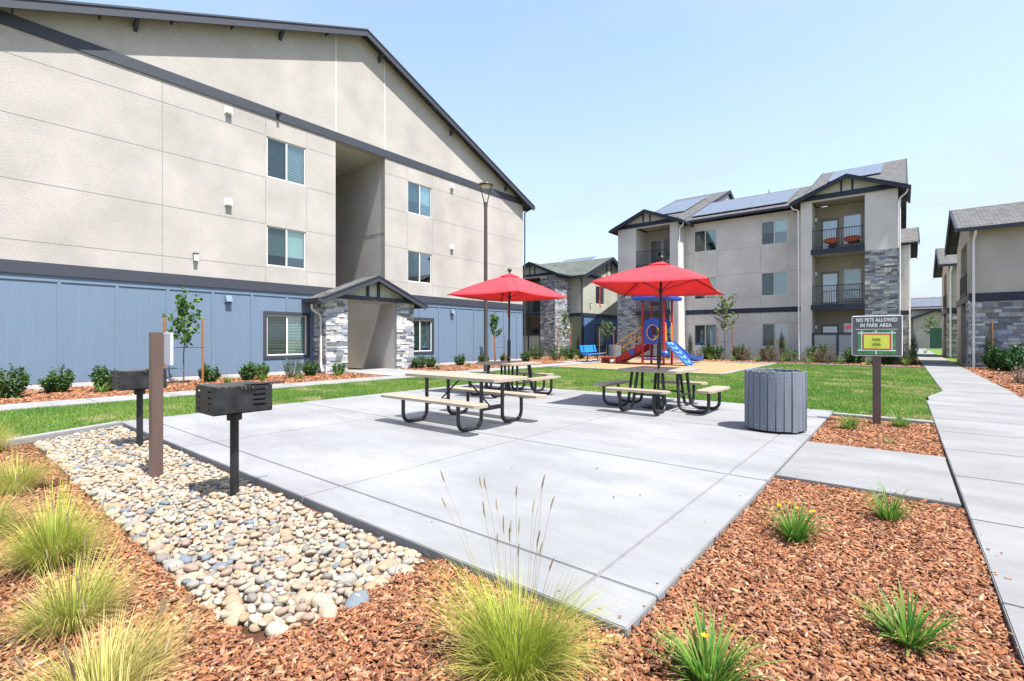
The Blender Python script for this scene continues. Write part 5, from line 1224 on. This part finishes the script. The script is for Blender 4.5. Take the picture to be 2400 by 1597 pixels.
for a in (('box', -16.5, 1.38, 1.2, 'dark rounded shrub at the left edge of the photo against the blue wall'), ('box', -17.2, 2.35, 1.05, 'shrub before the blue wall, between the left edge and the one by the far grill'), ('box', -16.6, 3.25, 1.12, 'shrub immediately left of the far grill'), ('box', -16.9, 4.35, 1.0, 'shrub whose top shows above the far grill box'),
          ('box', -17.3, 5.95, .95, 'shrub behind the right-hand stake of the sapling by the blue wall'), ('box', -17.1, 7.0, 1.0, 'taller left shrub of the pair left of the trimmed window'), ('box', -17.4, 7.62, .95, 'right shrub of the pair left of the trimmed window'), ('big', -17.0, 8.5, .85, 'broad shrub under the trimmed window'), ('box', -17.2, 9.3, .95, 'shrub under the right corner of the trimmed window'),
          ('box', -16.9, 10.25, .8, 'thin shrub before the left porch column'), ('box', -17.5, 14.75, 1.0, 'left shrub of the pair by the right porch column'), ('box', -17.6, 15.5, .95, 'right shrub of the pair by the right porch column'), ('box', -17.7, 17.6, .98, 'lone shrub right of the small ground floor window'), ('box', -17.6, 19.3, 1.0, 'lone shrub right of the lamp post'), ('box', -17.5, 21.0, .9, 'shrub between the stakes of the sapling behind the left umbrella pole'), ('box', -17.5, 22.9, 1.05, 'shrub right of the left umbrella pole at the corner of the blue wall')):
    plant(*a, GW)
for a in (('grey', -10.55, 32.5, 1.2, 'blue grey loose shrub right behind the slide'), ('box', -10.0, 32.9, 1.7, 'dark shrub left of the pair below the curtained far window'), ('box', -9.5, 32.8, 1.6, 'dark shrub right of the pair below the curtained far window'), ('grey', -8.95, 32.2, .9, 'small grey shrub left of the far staked sapling'), ('box', -8.1, 33.0, 1.65, 'dark shrub just right of the far staked sapling'), ('red', -7.5, 32.2, 1.5, 'reddish shrub midway between the far sapling and the dark window'),
          ('box', -6.5, 33.1, 1.6, 'dark shrub behind the reddish grey pair below the dark far window'), ('red', -6.35, 31.9, 1.25, 'greyish red shrub, left of the pair below the dark far window'), ('red', -5.85, 31.8, 1.4, 'spreading red brown shrub, right of the pair below the dark far window'), ('box', -5.25, 32.6, 1.3, 'small dark shrub at the foot of the thin cypress'), ('grey', -4.75, 31.7, 1.35, 'broad grey green shrub left of the far downspout foot'),
          ('box', -3.85, 32.6, 1.75, 'dark shrub before the left end of the far patio screen'), ('red', -3.35, 31.9, 1.6, 'large mixed brown shrub before the far patio screen'), ('grey', -3.05, 31.7, 1.1, 'grey shrub leaning on the large mixed brown one'), ('box', -2.1, 32.5, 1.6, 'dark shrub left of the park sign board'), ('box', -.75, 32.5, 1.6, 'dark shrub seen under the park sign board, left of its post'), ('big', .15, 32.4, 1.2, 'dark shrub at the stone corner beside the path')):
    plant(*a, GC)
plant('cypress', -11.25, 33.1, 1.15, 'thin columnar cypress between the slide and the curtained far window', 'columnar cypresses', cat='cypress'); plant('cypress', -5.72, 33.1, 1.2, 'thin columnar cypress below the dark far window', 'columnar cypresses', cat='cypress')
plant('cypress', .42, 32.7, 1.1, 'columnar cypress by the path at the stone corner of the far building', 'columnar cypresses', 1.0, cat='cypress'); plant('cypress', 3.0, 30.3, 1.15, 'columnar cypress in front of the blue grey ledger stone', 'columnar cypresses', cat='cypress')
plant('cypress', -20.2, 33.4, 1.0, 'columnar cypress against the sage siding behind the bench', 'columnar cypresses', cat='cypress')
for a in (('hedge', 3.3, 29.4, 1.15, 'broad leafed dark shrub nearest the columnar cypress, before the ledger stone'), ('hedge', 3.9, 28.6, 1.25, 'broad leafed dark shrub, second in the row before the ledger stone'), ('hedge', 3.7, 26.8, 1.1, 'broad leafed dark shrub, third in the row before the ledger stone'), ('hedge', 4.6, 27.2, 1.4, 'tallest broad leafed shrub at the right edge of the photo'), ('hedge', 3.95, 24.6, 1.0, 'broad leafed shrub nearest the viewer at the right edge'), ('hedge', 4.7, 30.6, 1.3, 'broad leafed dark shrub at the back against the ledger stone'),
          ('pink', 2.75, 21.5, 1.3, 'low pinkish shrub beside the path, left of its twin'), ('pink', 3.5, 21.2, 1.3, 'low pinkish shrub at the right edge of the photo'), ('grey', 2.75, 37.2, 1.0, 'low grey green shrub at the foot of the first right-hand balcony')):
    plant(*a, GR)
for a in (('big', -18.6, 25.6, 1.25, 'large dark shrub at the corner of the blue wall before the stone tower'), ('big', -17.3, 25.9, 1.2, 'large shrub left of the bench, right of the one at the wall corner'), ('box', -17.2, 27.2, 1.3, 'medium shrub before the stakes of the sapling at the stone tower'), ('box', -17.0, 28.5, 1.2, 'medium shrub directly behind the bench back'), ('big', -19.3, 30.0, 1.1, 'shrub at the foot of the sage siding'), ('box', -17.4, 33.6, 1.2, 'shrub behind the distant litter bin'), ('box', -16.0, 32.4, 1.3, 'shrub at the foot of the far left stone tower')):
    plant(*a, GB_)
# ------------------------------------------------------------------ young trees with stakes
def sapling(x, y, h, crown_r, label, seed, stakes, sh, tone, L=.075, W=.03, low=.45, nb=12, dens=26):
    r = np.random.default_rng(seed); T = thing('young_tree', (x, y, 0), label, 'tree', 'young staked trees'); m = MB(); top_ = Vector((x + r.normal(0, .04), y + r.normal(0, .04), h * .93)); base = Vector((x, y, -.05))
    P = [base.lerp(top_, k / 8) + Vector((r.normal(0, .012), r.normal(0, .012), 0)) * (k > 0) for k in range(9)]; m.tube(P, .022, 8, r1=.006); m.build('trunk', 'bark', T, smooth=True)
    V, F, C = [], [], []; m = MB()
    for k in range(nb):
        u = lerp(low, .97, (k + .5) / nb); a = base.lerp(top_, u); ph = k * 2.4 + r.uniform(-.3, .3); ln = crown_r * (1.15 - .6 * (u - low) / (1 - low)) * r.uniform(.7, 1.25); up = r.uniform(.5, 1.3)
        e = a + Vector((math.cos(ph), math.sin(ph), up)).normalized() * ln; md = a.lerp(e, .5) + Vector((0, 0, -.03)); m.tube([a, md, e], .008, 5, r1=.003)
        for s in range(dens):
            t = .15 + .85 * r.random(); p = a.lerp(md, t * 2) if t < .5 else md.lerp(e, t * 2 - 1); leaf_cloud(V, F, C, p, (e - a).normalized() + Vector((0, 0, -.3)), 1, r, L, W, tone, .03, .75)
    for s in range(dens): leaf_cloud(V, F, C, base.lerp(top_, r.uniform(.8, 1)), (0, 0, 1), 1, r, L, W, tone, .04, .8)
    m.build('branch', 'bark', T, smooth=True); np_mesh('crown', [v[:] for v in V], F, C, 'tree', T)
    for i, (sx, sy, lb) in enumerate(stakes):
        S_ = thing('tree_stake', (sx, sy, 0), lb, 'stake', 'wooden tree stakes'); m = MB(); m.tube([(sx, sy, -.1), (sx, sy, sh)], .034, 8); m.build('pole', 'stake', S_, smooth=True)
        m = MB(); m.tube([(sx, sy, sh * .55), (x, y, sh * .55)], .010, 6); m.tube([(sx + .036 * math.cos(a * .785), sy + .036 * math.sin(a * .785), sh * .55) for a in range(9)], .008, 5, cap=False); m.build('tie', 'strap', S_)
TG = [(.055, .125, .02), (.09, .19, .03), (.14, .26, .05), (.07, .15, .03)]; TO = [(.12, .17, .05), (.16, .22, .07), (.09, .13, .04), (.20, .25, .10)]
sapling(-17.2, 5.2, 2.75, .72, 'broad leaved young tree against the blue wall beside the brown signpost', 91, [(-16.9, 4.62, 'wooden tree stake partly behind the white sign plate'), (-16.9, 5.62, 'wooden tree stake right of the sapling by the blue wall')], 2.0, TG, .14, .055, .42, 14, 26)
sapling(-17.5, 20.2, 2.9, .5, 'young tree between the lamp post and the left umbrella pole', 92, [(-17.2, 19.75, 'left wooden stake of the tree behind the left umbrella'), (-17.2, 20.65, 'right wooden stake of the tree behind the left umbrella')], 1.55, TG, .13, .05, .5, 13, 30)
sapling(-18.6, 28.9, 3.4, .55, 'slim young tree before the shaded stone tower', 93, [(-18.8, 28.35, 'left wooden stake of the slim tree before the stone tower'), (-18.3, 29.2, 'right wooden stake of the slim tree before the stone tower')], 2.1, TO, .14, .045, .4, 14, 26)
sapling(-17.3, 32.6, 2.7, .75, 'pale leaved young tree before the navy wall, right of the bench', 94, [(-17.5, 31.9, 'left leaning wooden stake right of the bench'), (-17.0, 33.2, 'tall wooden stake left of the far stone tower')], 2.1, TO, .14, .05, .5, 12, 28)
sapling(-9.05, 33.2, 4.3, 1.05, 'tallest young tree, open crowned, before the grey stucco of the far building', 95, [(-9.5, 33.15, 'left wooden stake of the tallest young tree'), (-8.55, 33.15, 'right wooden stake of the tallest young tree')], 2.1, TO, .15, .055, .42, 18, 34)
sapling(2.9, 84.0, 4.2, 1.5, 'small tree behind the utility cabinets at the end of the path', 96, [], 0, TO, .3, .09, .4, 12, 22)
for x, y, lb in ((-.85, 32.3, 'short wooden stake below the park sign board'), (.0, 32.2, 'short wooden stake right of the park sign post'), (3.1, 30.45, 'wooden stake behind the cypress at the ledger stone')):
    S_ = thing('tree_stake', (x, y, 0), lb, 'stake', 'wooden tree stakes'); m = MB(); m.tube([(x, y, -.1), (x, y, 1.0 if x < 1 else 2.1)], .035, 8); m.build('pole', 'stake', S_)
